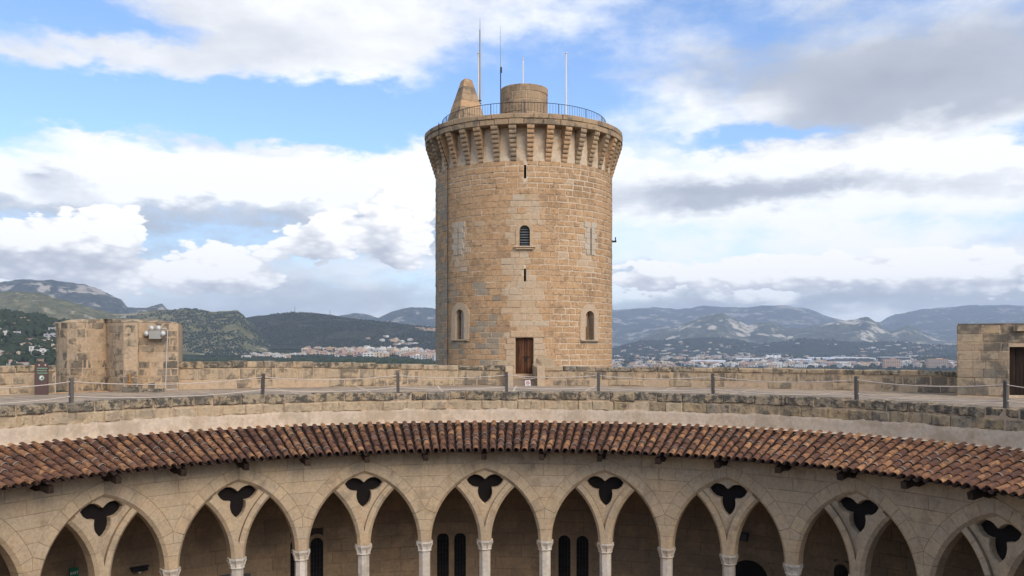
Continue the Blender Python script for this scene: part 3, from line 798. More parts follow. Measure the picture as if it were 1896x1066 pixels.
def ray_poly(P, c, a):
    d = Vector((math.cos(a), math.sin(a))); best = None
    for i in range(len(P)):
        p, q = Vector(P[i]) - Vector(c), Vector(P[(i + 1) % len(P)]) - Vector(c); e = q - p
        den = d.x * e.y - d.y * e.x
        if abs(den) < 1e-9: continue
        t = (p.x * e.y - p.y * e.x) / den; k = (p.x * d.y - p.y * d.x) / den
        if t > 0 and -1e-6 <= k <= 1 + 1e-6 and (best is None or t > best): best = t
    return (c[0] + d.x * best, c[1] + d.y * best)
def tracery(th, mb):
    c = (0, 1.70); cu = (RA ** 2 - RI ** 2 + C2 ** 2 - C1 ** 2) / (2 * (C2 - C1))
    P = []
    vb = math.sqrt(RI ** 2 - C2 ** 2) - .1
    a_lo = math.asin(max(0, vb) / RI); vt = math.sqrt(RA ** 2 - (cu - C1) ** 2); a_hi = math.atan2(vt, C2 - cu)
    for i in range(9):                          # inner ring side, a little inside the stones
        a = a_lo + (a_hi - a_lo) * i / 8; P.append((C2 - (RI - .05) * math.cos(a), (RI - .05) * math.sin(a)))
    a0 = math.atan2(vt, cu - C1); a1 = math.acos(-C1 / (RA + .05))
    for i in range(9):
        a = a0 + (a1 - a0) * i / 8; P.append(pol(C1, RA + .05, a))
    P = [p for p in P if p[0] > -.01]
    P = P + [(-u, v) for u, v in P[::-1]]
    angs = sorted(set([round(2 * PI * i / 72, 5) for i in range(72)] + [round(math.atan2(v - c[1], u) % (2 * PI), 5) for u, v in TREF]))
    O = [ray_poly(P, c, a) for a in angs]; I = [ray_poly(TREF, c, a) for a in angs]
    I2 = [(c[0] + (u - c[0]) * 1.07, c[1] + (v - c[1]) * 1.07) for u, v in I]
    n = len(angs); vs = []
    for L, d in ((O, .10), (I2, .10), (I, .145), (I, .30), (O, .30)): vs += [bend(th, u, v, d) for u, v in L]
    mb.add(vs, [(l * n + i, l * n + (i + 1) % n, (l + 1) * n + (i + 1) % n, (l + 1) * n + i) for l in range(4) for i in range(n)], 1, .3)
VB = math.sqrt(RE ** 2 - (SP - C1) ** 2)       # where neighbouring arch backs meet, above the pier
VT = 3.08; A0 = math.asin(VB / RE); VI = math.sqrt(RI ** 2 - C2 ** 2)
def xin(v): return C1 + math.sqrt(RA ** 2 - v * v)
def bay_pieces(th, emit, rich=True):
    """emit(name, outlines) for every stone of one bay (two arches) and of the pier at its right"""
    GAP = .005
    def put(name, full, fr, chamf=True):
        emit(name, [(inset(fr, GAP), 0.0), (inset(full, GAP), CH), (inset(full, GAP), TW)] if chamf else [(inset(full, GAP), 0.0), (inset(full, GAP), TW)])
    for mir in (1, -1):                        # big arch ring
        a1i, a1o = math.acos(-C1 / (RA)), math.acos(-C1 / RE); n = 6
        js = [A0 + (a1i - A0) * (i + (random.uniform(-.12, .12) if 0 < i < n else 0)) / n for i in range(n + 1)]
        for i in range(n):
            fl, fr = sector(C1, RA, RE, js[i], js[i + 1], 4, mir, a1o=(a1o if i == n - 1 else None))
            if i == n - 1:
                ae = math.acos(-C1 / (RA + CH)); fr[:5] = [(mir * q[0], q[1]) for q in (pol(C1, RA + CH, js[i] + (ae - js[i]) * k / 4) for k in range(5))]
            put('voussoir', fl, fr)
        # inner ring towards the middle column
        a_lo = math.asin(VI / RI); n = 4
        def ring_end(r): u = (RA ** 2 - r * r + C2 ** 2 - C1 ** 2) / (2 * (C2 - C1)); return math.atan2(math.sqrt(max(0, r * r - (C2 - u) ** 2)), C2 - u)
        e0, e1 = ring_end(RA), ring_end(RI)
        for i in range(n):
            q0, q1 = a_lo + (e0 - a_lo) * i / n, a_lo + (e0 - a_lo) * (i + 1) / n
            full = [(C2 - RA * math.cos(q0 + (q1 - q0) * k / 4), RA * math.sin(q0 + (q1 - q0) * k / 4)) for k in range(5)]
            frn = [(C2 - (RA + CH) * math.cos(q0 + (q1 - q0) * k / 4), (RA + CH) * math.sin(q0 + (q1 - q0) * k / 4)) for k in range(5)]
            qo1 = q1 if i < n - 1 else e1
            out = [(C2 - RI * math.cos(qo1 + (q0 - qo1) * k / 4), RI * math.sin(qo1 + (q0 - qo1) * k / 4)) for k in range(5)]
            if i == n - 1: frn[-1] = (C2 - (RA + CH) * math.cos(ring_end(RA + CH)), (RA + CH) * math.sin(ring_end(RA + CH)))
            put('voussoir', [(mir * u, v) for u, v in full + out], [(mir * u, v) for u, v in frn + out])
    # springer over the middle column
    def pier(cen, v0, v1, edge, n=4):
        L = [(cen - edge(v0 + (v1 - v0) * k / n), v0 + (v1 - v0) * k / n) for k in range(n + 1)]; Rr = [(cen + edge(v1 + (v0 - v1) * k / n), v1 + (v0 - v1) * k / n) for k in range(n + 1)]
        return L + Rr
    em = lambda v: C2 - math.sqrt(RA ** 2 - v * v); emc = lambda v: max(.03, C2 - math.sqrt((RA + CH) ** 2 - v * v))
    put('springer', pier(0, .004, VI, em), pier(0, .004, VI, emc))
    # side pier courses
    es = lambda v: SP - xin(v); esc = lambda v: max(.03, SP - (C1 + math.sqrt((RA + CH) ** 2 - v * v)))
    vA = RA * math.sin(A0)
    cs = [.004, .36, .70]
    for v0, v1 in zip(cs, cs[1:]): put('springer', pier(SP, v0, v1, es), pier(SP, v0, v1, esc))
    for mir in (-1, 1):
        full = [(SP, .70)] + [(SP + mir * es(.70 + (vA - .70) * k / 3), .70 + (vA - .70) * k / 3) for k in range(4)] + [(SP, VB)]
        frn = [(SP, .70)] + [(SP + mir * esc(.70 + (vA - .70) * k / 3), .70 + (vA - .70) * k / 3 + (.03 if k == 3 else 0)) for k in range(4)] + [(SP, VB)]
        put('springer', full, frn)
    # spandrel courses up to the eaves
    gx = lambda v: max(0.0, C1 + math.sqrt(max(0, RE ** 2 - v * v)))
    rows = [VB, 1.36, 1.72, 2.06, 2.42, 2.77, VT]
    for v0, v1 in zip(rows, rows[1:]):
        ks = [v0 + (v1 - v0) * k / 6 for k in range(7)]
        L = [(gx(v) if v < VT else 0, v) for v in ks]; g0, g1 = L[0][0], L[-1][0]
        if v0 < VB + .01: L[0] = (SP - .002, v0)
        Rt = [(2 * SP - u, v) for u, v in L]
        lo = max(g0, g1) + .12; span = 2 * SP - 2 * lo
        if span > .7:
            k = max(0, int(span / random.uniform(.55, .85))); cu = sorted(lo + span * (i + 1 + random.uniform(-.25, .25)) / (k + 1) for i in range(k))
        else: cu = []
        prev = L
        for j in range(len(cu) + 1):
            nxt = [(cu[j], v) for v in ks] if j < len(cu) else Rt
            put('ashlar_block', prev + nxt[::-1], None, False); prev = nxt
BAYS = list(range(-5, 6))
for k in range(21):
    b = k - 10; th = TH0 + 2 * DA * b
    core = MB()
    def emit_core(name, outl):
        P = outl[0][0]; stone_prism(core, th, [(inset(P, -.004), .012), (inset(P, -.004), TW - .012)])
    pieces = []
    seen = abs(b) <= 4
    st_ = random.getstate()
    tracery(th, core)
    def emit(name, outl):
        pieces.append((name, outl)); emit_core(name, outl)
    bay_pieces(th, emit)
    if not seen:
        for name, outl in pieces: stone_prism(core, th, outl, 1, random.random())
    scr = [(u * 1.09, 1.70 + (v - 1.70) * 1.09) for u, v in TREF]; k_ = len(scr)  # near-black panel closing the back of the trefoil hole
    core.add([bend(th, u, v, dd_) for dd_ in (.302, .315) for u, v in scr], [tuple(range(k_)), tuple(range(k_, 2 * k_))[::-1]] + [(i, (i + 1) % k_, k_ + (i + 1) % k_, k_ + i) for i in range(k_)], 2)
    bay = core.build('arch_bay', [ARCM, ARC, DARKPANEL], arc)
    if seen:
        for name, outl in pieces:
            mb = MB(); stone_prism(mb, th, outl); mb.build(name, ARC, bay)
# columns
cz = ZC; sh = MB(); sh.lathe((0, 0), [(.185, -6.95), (.185, cz - .30)], 8, rot=PI / 8); shm = sh.build('column', MARB, mesh_only=True)
cp = MB(); cp.lathe((0, 0), [(.20, cz - .31), (.225, cz - .295), (.225, cz - .27), (.195, cz - .255), (.205, cz - .16), (.255, cz - .07), (.27, cz - .06), (.275, cz), ], 8, rot=PI / 8)
for k in range(8):                               # carved leaves of the capital
    a = k * PI / 4 + PI / 8
    cp.tube([(math.cos(a) * .2, math.sin(a) * .2, cz - .25), (math.cos(a) * .235, math.sin(a) * .235, cz - .12), (math.cos(a) * .275, math.sin(a) * .275, cz - .07)], [.02, .022, .012], 5)
cpm = cp.build('capital', MARB, mesh_only=True)
for k in range(42):
    th = TH0 + DA * (k - 20); r = R_ARC + TW / 2
    o = link('column', shm, arc); o.location = (CC[0] + r * math.sin(th), CC[1] + r * math.cos(th), 0); o.rotation_euler = (0, 0, -th)
    c = link('capital', cpm, o)

# gallery back wall with its windows and doors
gw = thing('gallery_wall', 'shadowed stone back wall inside the arcade with dark windows', 'wall')
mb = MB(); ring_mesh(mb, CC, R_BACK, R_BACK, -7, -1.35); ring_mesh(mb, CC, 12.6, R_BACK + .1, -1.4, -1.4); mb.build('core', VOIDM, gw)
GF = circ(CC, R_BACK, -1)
GOP = []
def gop(px0, px1, ytop, kind):
    t0, Y = th_at(px0, R_BACK); t1, _ = th_at(px1, R_BACK); GOP.append((t0, t1, zt(ytop, Y), kind))
for a, b, t, _k in ((809, 831, 986, 'w'), (841, 862.5, 986, 'w'), (1034, 1056.5, 990, 'w'), (1067.5, 1090, 991, 'w'), (574, 598, 996, 'w'), (537, 561, 998, 'w')): gop(a, b, t, 'w')
gop(1352, 1424, 1032, 'd'); gop(1545, 1572, 1042, 'w')
gz = [-7 + .42 * i for i in range(14)]
for z0, z1 in zip(gz, gz[1:]):
    cuts = splits(-1.15, 1.15, .6 / R_BACK, 1.4 / R_BACK)
    segs = [[a, b] for a, b in zip(cuts, cuts[1:])]
    for (o0, o1, zz, kd) in GOP:
        if z0 < zz - .05:
            out = []
            for a, b in segs:
                if b <= o0 or a >= o1: out.append([a, b]); continue
                if o0 - a > .008: out.append([a, o0])
                if b - o1 > .008: out.append([o1, b])
            segs = out
    for a, b in segs:
        if z1 < -6.2 : continue
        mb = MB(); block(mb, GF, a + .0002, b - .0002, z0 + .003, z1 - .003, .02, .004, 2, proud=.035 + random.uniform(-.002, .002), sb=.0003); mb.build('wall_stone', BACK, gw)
for o0, o1, zz, kd in GOP:
    w = (o1 - o0) / 2 * R_BACK; am = (o0 + o1) / 2; zs = zz - w; n = 12
    def ol(R): return [(am - R / R_BACK, -6.9)] + [(am + R * math.cos(PI - PI * i / n) / R_BACK, zs + R * math.sin(PI * i / n)) for i in range(n + 1)] + [(am + R / R_BACK, -6.9)]
    I, O = ol(w), ol(w + (.13 if kd == 'w' else .22)); N = len(I); mb = MB(); vs = []
    for L, d in ((O, 0), (O, -.05), (I, -.05), (I, .02)): vs += [(*GF(a, d), z) for a, z in L]
    mb.add(vs, [(l * N + i, l * N + i + 1, (l + 1) * N + i + 1, (l + 1) * N + i) for l in range(3) for i in range(N - 1)])
    fo = mb.build('window_frame' if kd == 'w' else 'door_frame', BACK, gw)
    mb = MB(); mb.add([(*GF(a, -.004 - (.002 if kd == 'w' else 0)), z) for a, z in I], [tuple(range(N))]); mb.build('window_pane' if kd == 'w' else 'dark_doorway', GLASSD, fo)
    if kd == 'w':
        for i in range(3):
            a = o0 + (o1 - o0) * (i + 1) / 4; x, y = GF(a, -.02); mb = MB(); mb.box((x, y, (zs + w * .6 - 6.9) / 2), (.008, .008, (zs + w * .6 + 6.9) / 2)); mb.build('grille_bar', IRON, fo)
        for i in range(10):
            z = zs - i * .16; mb = MB(); mb.tube([(*GF(o0, -.02), z), (*GF(o1, -.02), z)], .007, 4); mb.build('grille_bar', IRON, fo)
# things on the gallery wall
def wallpt(px, py, d=-.12): t, Y = th_at(px, R_BACK); return Vector((*GF(t, d), zt(py, Y))), t
p, t = wallpt(133.5, 1061)
ex = thing('exit_sign', 'small green exit sign high inside the left arch', 'sign')
mb = MB(); mb.box((p.x, p.y, p.z), (.125, .02, .17), rz=-t); mb.build('sign_panel', EXITG, ex)
cu = bpy.data.curves.new('lettering', 'FONT'); cu.body = 'EXIT'; cu.size = .115; cu.align_x = 'CENTER'; cu.extrude = .002
to = bpy.data.objects.new('lettering', cu); me = bpy.data.meshes.new_from_object(to); me.materials.append(SIGNW); bpy.data.objects.remove(to)
o = link('lettering', me, ex); q, _ = wallpt(133.5, 1061, -.148); o.location = (q.x, q.y, p.z - .01); o.rotation_euler = (PI / 2, 0, -t)
def sconce(label, px, py, wd):
    p, t = wallpt(px, py, -.15); e = thing('wall_lamp', label, 'lamp'); mb = MB()
    mb.box((p.x, p.y, p.z), (wd, .10, .05), rz=-t); mb.box((p.x, p.y, p.z + .07), (wd * 1.25, .07, .015), rz=-t); mb.build('lamp_housing', IRON, e)
    mb = MB(); mb.lathe((p.x, p.y), [(.02, p.z - .14), (.06, p.z - .10), (.05, p.z - .05)], 8); mb.build('lamp_glass', LENS, e)
sconce('dark winged wall lamp inside the second arch from the left', 255, 1052, .22)
sconce('small dark lamp inside the leftmost arch', 21, 1050, .06)
p, t = wallpt(1378, 993); mb = MB(); mb.box((p.x, p.y, p.z), (.14, .1, .11), rz=-t); mb.box((p.x, p.y, p.z + .125), (.16, .12, .012), rz=-t)
tag(mb.build('wall_box', DGREY), 'dark square box on the gallery wall above the round-arched doorway', 'box')
for px, py, w_, lab in ((421, 1063, .25, 'low dark panel left of the fourth column from the left'), (455, 1062, .12, 'low dark panel right of the fourth column from the left')):
    p, t = wallpt(px, py + 8); mb = MB(); mb.box((p.x, p.y, p.z), (w_, .03, .16), rz=-t); mb.box((p.x, p.y, p.z), (w_ * .9, .036, .14), rz=-t); tag(mb.build('notice_panel', DGREY), lab, 'panel')

# ------------------------------------------------------------------ tiled roof over the arcade
roof = thing('tiled_roof', 'curved red-brown clay tile roof sloping over the arcade', 'roof')
ZE, ZR = -1.55, -.87; SL = math.atan2(ZR - ZE, R_RTOP - R_EAVE); LEN = (R_RTOP - R_EAVE) / math.cos(SL)
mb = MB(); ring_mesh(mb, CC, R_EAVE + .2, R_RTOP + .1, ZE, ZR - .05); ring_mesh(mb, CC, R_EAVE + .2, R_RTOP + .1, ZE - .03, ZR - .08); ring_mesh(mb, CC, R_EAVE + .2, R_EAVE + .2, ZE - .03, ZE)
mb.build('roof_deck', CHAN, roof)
NT, NROW = 300, 6
def tile_geo(r0, r1, L, th=.016, seg=6, flip=1):
    """half-round tile along +y from its wide lower end"""
    vs = []; fs = []
    for (y, r) in ((0, r0), (L, r1)):
        for rr in (r, r - th):
            for i in range(seg + 1):
                a = PI * (.03 + .94 * i / seg); vs.append((rr * math.cos(a), y, flip * rr * math.sin(a) * .92))
    n = seg + 1
    for i in range(seg):
        fs += [(i, i + 1, 2 * n + i + 1, 2 * n + i), (n + i, 3 * n + i, 3 * n + i + 1, n + i + 1), (i, n + i, n + i + 1, i + 1), (2 * n + i, 2 * n + i + 1, 3 * n + i + 1, 3 * n + i)]
    return vs, fs
EXP = LEN / NROW
tv, tfc = tile_geo(.098, .082, EXP + .07)
tm = MB(); tm.add(tv, tfc); tilemesh = tm.build('roof_tile', TILE, mesh_only=True, smooth=False)
cv, cfc = tile_geo(.085, .1, EXP + .05, seg=4, flip=-1)
cosl, sinl = math.cos(SL), math.sin(SL)
def tmat(th, row, lift, jy=0., jr=0.):
    s = row * EXP + jy; R = R_EAVE + s * cosl; z = ZE + s * sinl + lift
    rad = Vector((math.sin(th), math.cos(th), 0)); tan = Vector((math.cos(th), -math.sin(th), 0))
    tilt = SL - .05
    up = rad * math.cos(tilt) + Vector((0, 0, math.sin(tilt))); nrm = tan.cross(up)
    if jr: tan = (tan * math.cos(jr) + up * math.sin(jr)); up = nrm.cross(tan)
    M = Matrix(((tan.x, up.x, nrm.x, CC[0] + R * rad.x), (tan.y, up.y, nrm.y, CC[1] + R * rad.y), (tan.z, up.z, nrm.z, z), (0, 0, 0, 1)))
    return M
tl = []
for c in range(NT):
    th = -PI + 2 * PI * (c + .5) / NT
    jc = random.uniform(-.0012, .0012)
    for r in range(NROW):
        R = R_EAVE + (r + .5) * EXP * cosl; X = CC[0] + R * math.sin(th); Y = CC[1] + R * math.cos(th)
        px = CXP + F * X / max(.1, Y)
        vis = Y > 4 and -10 < px < 1906
        tl.append((vis, 1 / max(Y, .1), th + jc, r, random.gauss(0, .018), random.gauss(0, .03)))
tl.sort(key=lambda q: (q[0], q[1]), reverse=True)
rest = MB(); chan = MB(); mort = MB(); ct = 0
for i, (vis, k, th, r, jy, jr) in enumerate(tl):
    M = tmat(th, r, .035 + random.uniform(-.006, .006), jy, jr)
    if i < 300:
        o = link('roof_tile', tilemesh, roof); o.matrix_world = M
    else:
        w = random.random(); rest.add([tuple(M @ Vector(q)) for q in tv], tfc, 0, w)
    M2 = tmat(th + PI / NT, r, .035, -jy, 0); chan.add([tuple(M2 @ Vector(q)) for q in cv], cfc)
    if r > 0 and random.random() < .28:                # mortar line under the lip of a tile
        vs = []
        for y in (-.012, .012):
            for rr in (.101, .09):
                for q in range(7):
                    a = PI * (.06 + .88 * q / 6); vs.append(tuple(M @ Vector((rr * math.cos(a) * (1 if y < 0 else .99), y - .004, rr * math.sin(a) * .92))))
        mort.add(vs, [(q, q + 1, 8 + q, 7 + q) for q in range(6)] + [(q, q + 1, 15 + q, 14 + q) for q in range(6)])
stuff(rest.build('roof_tiles', TILE, roof)); stuff(chan.build('channel_tiles', CHAN, roof)); stuff(mort.build('mortar_lips', TMORT, roof))
mb = MB(); ring_mesh(mb, CC, R_RTOP - .05, R_RTOP + .12, ZR + .045, ZR + .075, 300); mb.build('ridge_mortar', PLASTER, roof)
rm = MB(); rm.box((0, .52, -.07), (.075, .6, .085)); rm.box((.02, .72, -.19), (.065, .32, .04)); rmesh = rm.build('rafter', DARKWOOD, mesh_only=True)
for k in range(42):
    th = TH0 + DA * (k - 20) - .003; o = link('rafter', rmesh, roof)
    r = R_EAVE + .12; o.location = (CC[0] + r * math.sin(th), CC[1] + r * math.cos(th), ZE - .10); o.rotation_euler = (SL * .6, 0, -th)

# ------------------------------------------------------------------ stair turrets on the terrace
def wall_path(e, pts, z0, z1, rows, lo, hi, mats, name='wall_stone', skip=None, gap=(.006, .014)):
    f = path(pts); L = f.length; zs = [z0 + (z1 - z0) * (i + (random.uniform(-.12, .12) if 0 < i < rows else 0)) / rows for i in range(rows + 1)]
    for a, b in zip(zs, zs[1:]):
        cuts = splits(0, L, lo, hi)
        for s0, s1 in zip(cuts, cuts[1:]):
            if skip and skip(s0, s1, a, b): continue
            g_ = random.uniform(*gap); mb = MB(); block(mb, f, s0 + g_, s1 - g_, a + g_ * .7, b - g_ * .7, .1, .014, 3, proud=.008 + random.uniform(-.008, .012), jit=.016); mb.build(name, random.choice(mats), e)
tl_ = thing('stair_turret', 'low curved stone stair turret with lamp box, left on the terrace', 'turret')
def fp(px, Y): return ((px - CXP) / F * Y, Y)
drumL = [fp(105, 34.25), fp(104, 33.65), fp(110, 33.15), fp(124, 32.80), fp(142, 32.70), fp(162, 32.90), fp(180, 33.25), fp(196, 33.55)]
pilL = [fp(196, 33.55), fp(203, 33.15), fp(215, 32.65), fp(229, 32.30)]
pilF = [fp(229, 32.30), fp(255, 32.35)]; pilR = [fp(255, 32.35), fp(256, 33.05)]
flat = [fp(256, 33.05), fp(330, 33.45)]; side = [fp(330, 33.45), fp(338, 36.55)]
ZT = 2.56
allp = drumL + pilL[1:] + pilF[1:] + pilR[1:] + flat[1:] + side[1:] + [fp(110, 36.8)]
mb = MB(); n = len(allp); vs = [(*p, 0) for p in allp] + [(*p, ZT - .03) for p in allp]
mb.add(vs, [(i, (i + 1) % n, n + (i + 1) % n, n + i) for i in range(n)] + [tuple(range(n, 2 * n))]); mb.build('core', PARAM, tl_)
for P, mats in ((drumL, [KIOSK, PARA]), (pilL, [GREY, PARA]), (pilF, [PARA]), (pilR, [PARA]), (flat, [KIOSK])): wall_path(tl_, P, .02, ZT - (.12 if P in (pilF, pilL) else 0), 9, .26, .62, mats, skip=lambda *q: random.random() < .24, gap=(.008, .04))
mb = MB(); cen = Vector((sum(p[0] for p in allp) / n, sum(p[1] for p in allp) / n)); vs = [(*p, ZT - .02) for p in allp] + [(*(cen + (Vector(p) - cen) * .75), ZT + .10) for p in allp] + [(cen.x, cen.y, ZT + .14)]
mb.add(vs, [(i, (i + 1) % n, n + (i + 1) % n, n + i) for i in range(n)] + [(n + i, n + (i + 1) % n, 2 * n) for i in range(n)]); mb.build('cap', PARA, tl_)
mb = MB(); q = pix(243, 725, 32.0); mb.box((q.x, 32.05, .10), (.28, .2, .10)); mb.box((q.x + .62, 32.25, .06), (.4, .22, .06)); mb.build('base_step', LEDGE, tl_)
# lamp box, conduit and the rusty bracket on that turret
lb = thing('emergency_light', 'grey box with four round spotlights on the left stair turret', 'light')
YB = 33.05
c = pix(288, 619.5, YB); mb = MB(); mb.box((c.x, YB, c.z), (.21, .09, .155)); mb.build('box', BOX, lb)
for px, py in ((282, 607), (295, 607), (272, 617), (303, 617)):
    p = pix(px, py, YB); mb = MB(); M = Matrix.Translation((p.x, YB - .03, p.z)) @ Matrix.Rotation(PI / 2, 4, 'X')
    t = MB(); t.lathe((0, 0), [(.05, -.12), (.095, -.02), (.1, .04), (.085, .05)], 14)
    mb.add([tuple(M @ Vector(v)) for v in t.v], t.f); h = mb.build('spotlight', BOX, lb)
    mb = MB(); t = MB(); t.lathe((0, 0), [(.08, .045), (.05, .075), (.01, .085)], 12); mb.add([tuple(M @ Vector(v)) for v in t.v], t.f); mb.build('lens', LENS, h)
mb = MB(); mb.tube([pix(296, 607, 33.0), pix(308, 608.5, 33.15), pix(310.5, 612, 33.2), pix(308.5, 660, 33.2), pix(306.5, 717, 33.15), pix(309, 721, 33.1), pix(328, 720, 33.25)], .016, 6)
tag(mb.build('conduit', BOXW), 'thin white conduit running down the left stair turret', 'conduit')
rb = thing('rusty_hook', 'small rusty iron hook on the pilaster of the left turret', 'hook')
p = pix(240.5, 700, 32.2); mb = MB(); mb.box((p.x, p.y, p.z), (.02, .02, .17)); mb.build('stem', RUST, rb)
mb = MB(); mb.tube([(p.x + .08 * math.cos(a), p.y - .01, p.z - .19 + .07 * math.sin(a)) for a in [2 * PI * i / 12 for i in range(13)]], .022, 5, cap=False); mb.build('ring', RUST, rb)
# right turret
tr_ = thing('stair_turret', 'square stone stair turret with dark door at the right edge', 'turret')
YR = 29.6; WR = [fp(1772, YR), fp(2060, YR - 1.6)]; ZTR = 2.36
dx0 = (1857 - 1772) / F * YR; fW = path(WR)
wd0, wd1, dh = dx0 * 1.005, dx0 + 1.15, zt(642, YR - .4)
mb = MB()
A, B = Vector(WR[0]), Vector(WR[1]); T_ = (B - A).normalized(); NI = Vector((-T_.y, T_.x))
def wp(s, d): q = A + T_ * s + NI * d; return (q.x, q.y)
for s0, s1, z0, z1 in ((0, wd0, 0, ZTR - .03), (wd1, 5, 0, ZTR - .03), (wd0, wd1, dh, ZTR - .03)):
    P = [wp(s0, 0), wp(s1, 0), wp(s1, .6), wp(s0 + (.08 if s0 == 0 else 0), .6)]
    mb.add([(*p, z0) for p in P] + [(*p, z1) for p in P], [(3, 2, 1, 0), (4, 5, 6, 7), (0, 1, 5, 4), (1, 2, 6, 5), (2, 3, 7, 6), (3, 0, 4, 7)])
P = [wp(.08, .6), wp(5, .6), wp(5, 4), wp(.5, 4)]; mb.add([(*p, 0) for p in P] + [(*p, ZTR - .03) for p in P], [(4, 5, 6, 7), (1, 2, 6, 5), (2, 3, 7, 6), (3, 0, 4, 7)])
mb.build('core', PARAM, tr_)
rows = 8; zs = [.03 + (ZTR - .03) * i / rows for i in range(rows + 1)]
for z0, z1 in zip(zs, zs[1:]):
    cuts = splits(0, 5, .5, .95)
    segs = [[a, b] for a, b in zip(cuts, cuts[1:])]
    if z0 < dh - .05:
        out = []
        for a, b in segs:
            if b <= wd0 or a >= wd1: out.append([a, b]); continue
            if wd0 - a > .05: out.append([a, wd0])
            if b - wd1 > .05: out.append([wd1, b])
        segs = out
    for a, b in segs:
        mb = MB(); g_ = random.uniform(.004, .01); block(mb, lambda s, d: wp(s, d), a + g_, b - g_, z0 + g_, z1 - g_, .1, .014, 3, proud=.018 + random.uniform(-.01, .012), jit=.008); mb.build('wall_stone', KIOSK, tr_)
for i in range(5):
    mb = MB(); s0 = wd0 + (wd1 - wd0) * i / 5; block(mb, lambda s, d: wp(s, d + .3), s0 + .005, s0 + (wd1 - wd0) / 5 - .005, .05, dh, .05, .008, 1); mb.build('door_plank', DARKWOOD, tr_)
mb = MB(); P = [wp(.02, -.012), wp(5.0, -.012), wp(5.0, 4), wp(.55, 4)]; mb.add([(*p, ZTR) for p in P] + [(*p, ZTR + .05) for p in P], [(3, 2, 1, 0), (4, 5, 6, 7), (0, 1, 5, 4), (1, 2, 6, 5), (2, 3, 7, 6), (3, 0, 4, 7)]); mb.build('cap', KIOSK, tr_)
mb = MB(); q = wp((1874 - 1772) / F * YR, -.13); mb.box((q[0], q[1], ZTR - .12), (.16, .12, .09)); mb.build('gutter_spout', PARA, tr_)
mb = MB(); q = wp((wd0 + wd1) / 2, -.12); mb.box((q[0], q[1], .03), (.75, .2, .03), rz=math.atan2(T_.y, T_.x)); mb.build('door_step', PLASTER, tr_)

# ------------------------------------------------------------------ rope barrier, signs
POSTS = [(-165, 0.), (132, .0), (486, .035), (737, -.01), (938, .0), (1108, .01), (1320.5, -.02), (1586, -.01), (1862.5, .0), (2160, 0.)]
PLAB = {132: 'wooden barrier post in front of the left stair turret', 486: 'leaning wooden barrier post right of the left stair turret', 737: 'wooden barrier post left of the keep',
        938: 'wooden barrier post just left of the keep door', 1108: 'wooden barrier post just right of the keep door', 1320.5: 'wooden barrier post between the keep and the stadium', 1586: 'wooden barrier post below the far white stadium', 1862.5: 'wooden barrier post in front of the dark turret door'}
R_POST = 14.12; tops = []; mids = []
for px, lean in POSTS:
    th, Y = th_at(px, R_POST); x, y = circ(CC, R_POST, 1)(th, 0); H = .66
    if px in PLAB:
        e = thing('barrier_post', PLAB[px], 'post', 'rope barrier posts')
        mb = MB(); h = .046; tx, ty = math.cos(th), -math.sin(th); vs = []
        for z, s, k in ((.12, 0, 1), (.15 + H - .03, lean * H, 1), (.15 + H, lean * H, .8)):
            for a, b in ((-1, -1), (1, -1), (1, 1), (-1, 1)): vs.append((x + (a * h * k + s) * tx + b * h * k * math.sin(th), y + (a * h * k + s) * ty + b * h * k * math.cos(th), z))
        mb.add(vs, [(3, 2, 1, 0), (0, 1, 5, 4), (1, 2, 6, 5), (2, 3, 7, 6), (3, 0, 4, 7), (4, 5, 9, 8), (5, 6, 10, 9), (6, 7, 11, 10), (7, 4, 8, 11), (8, 9, 10, 11)])
        mb.build('shaft', POSTW, e)
        for zz in (.15 + H * .84, .15 + H * .24):
            mb = MB(); mb.tube([(x - .06 * tx + lean * zz * tx, y - .06 * ty - .0, zz), (x + .06 * tx + lean * zz * tx, y + .06 * ty, zz)], .022, 6); mb.build('rope_hole_ring', ROPE, e)
    tops.append(Vector((x, y, .15 + H * .84))); mids.append(Vector((x, y, .15 + H * .24)))
for P, lab, sg in ((tops, 'upper sagging rope strung between the barrier posts', .13), (mids, 'lower sagging rope strung between the barrier posts', .11)):
    pts = []
    for a, b in zip(P, P[1:]):
        for i in range(16):
            t = i / 16; q = a.lerp(b, t); q.z -= sg * 4 * t * (1 - t) * (a - b).length / 5; q.z = max(q.z, .2 if P is mids else .3); pts.append(q)
    mb = MB(); mb.tube(pts + [P[-1]], .0135, 5); tag(mb.build('barrier_rope', ROPE), lab, 'rope', 'barrier ropes')
mb = MB(); a = Vector((X0 - .0, 37.45, .50)); b = Vector((X1, 37.45, .34)); pts = []
for i in range(13):
    t = i / 12; q = a.lerp(b, t); q.z -= .22 * 4 * t * (1 - t) * .5; pts.append(q)
mb.tube(pts, .014, 5); tag(mb.build('gate_rope', ROPE), 'short rope across the opening to the keep bridge', 'rope')
sg_ = thing('prohibition_sign', 'small white prohibition notice hanging from the bridge rope', 'sign')
p = pix(977.5, 710.5, 37.38); MS = Matrix.Translation(p) @ Matrix.Rotation(-.09, 4, 'Y')
mb = MB(); mb.box((0, 0, 0), (.112, .008, .15), M=MS); mb.build('sign_panel', SIGNW, sg_)
mb = MB(); t = MB(); t.tube([(.066 * math.cos(2 * PI * i / 20), -.012, .045 + .066 * math.sin(2 * PI * i / 20)) for i in range(21)], .011, 4, cap=False); t.tube([(-.045, -.012, .09), (.045, -.012, 0)], .010, 4)
mb.add([tuple(MS @ Vector(v)) for v in t.v], t.f); mb.build('red_ring', SIGNR, sg_)
mb = MB(); mb.box((.0, -.010, .045), (.03, .002, .02), M=MS); mb.box((0, -.010, -.075), (.07, .002, .008), M=MS); mb.box((0, -.010, -.1), (.05, .002, .006), M=MS); mb.build('printed_mark', SIGNK, sg_)
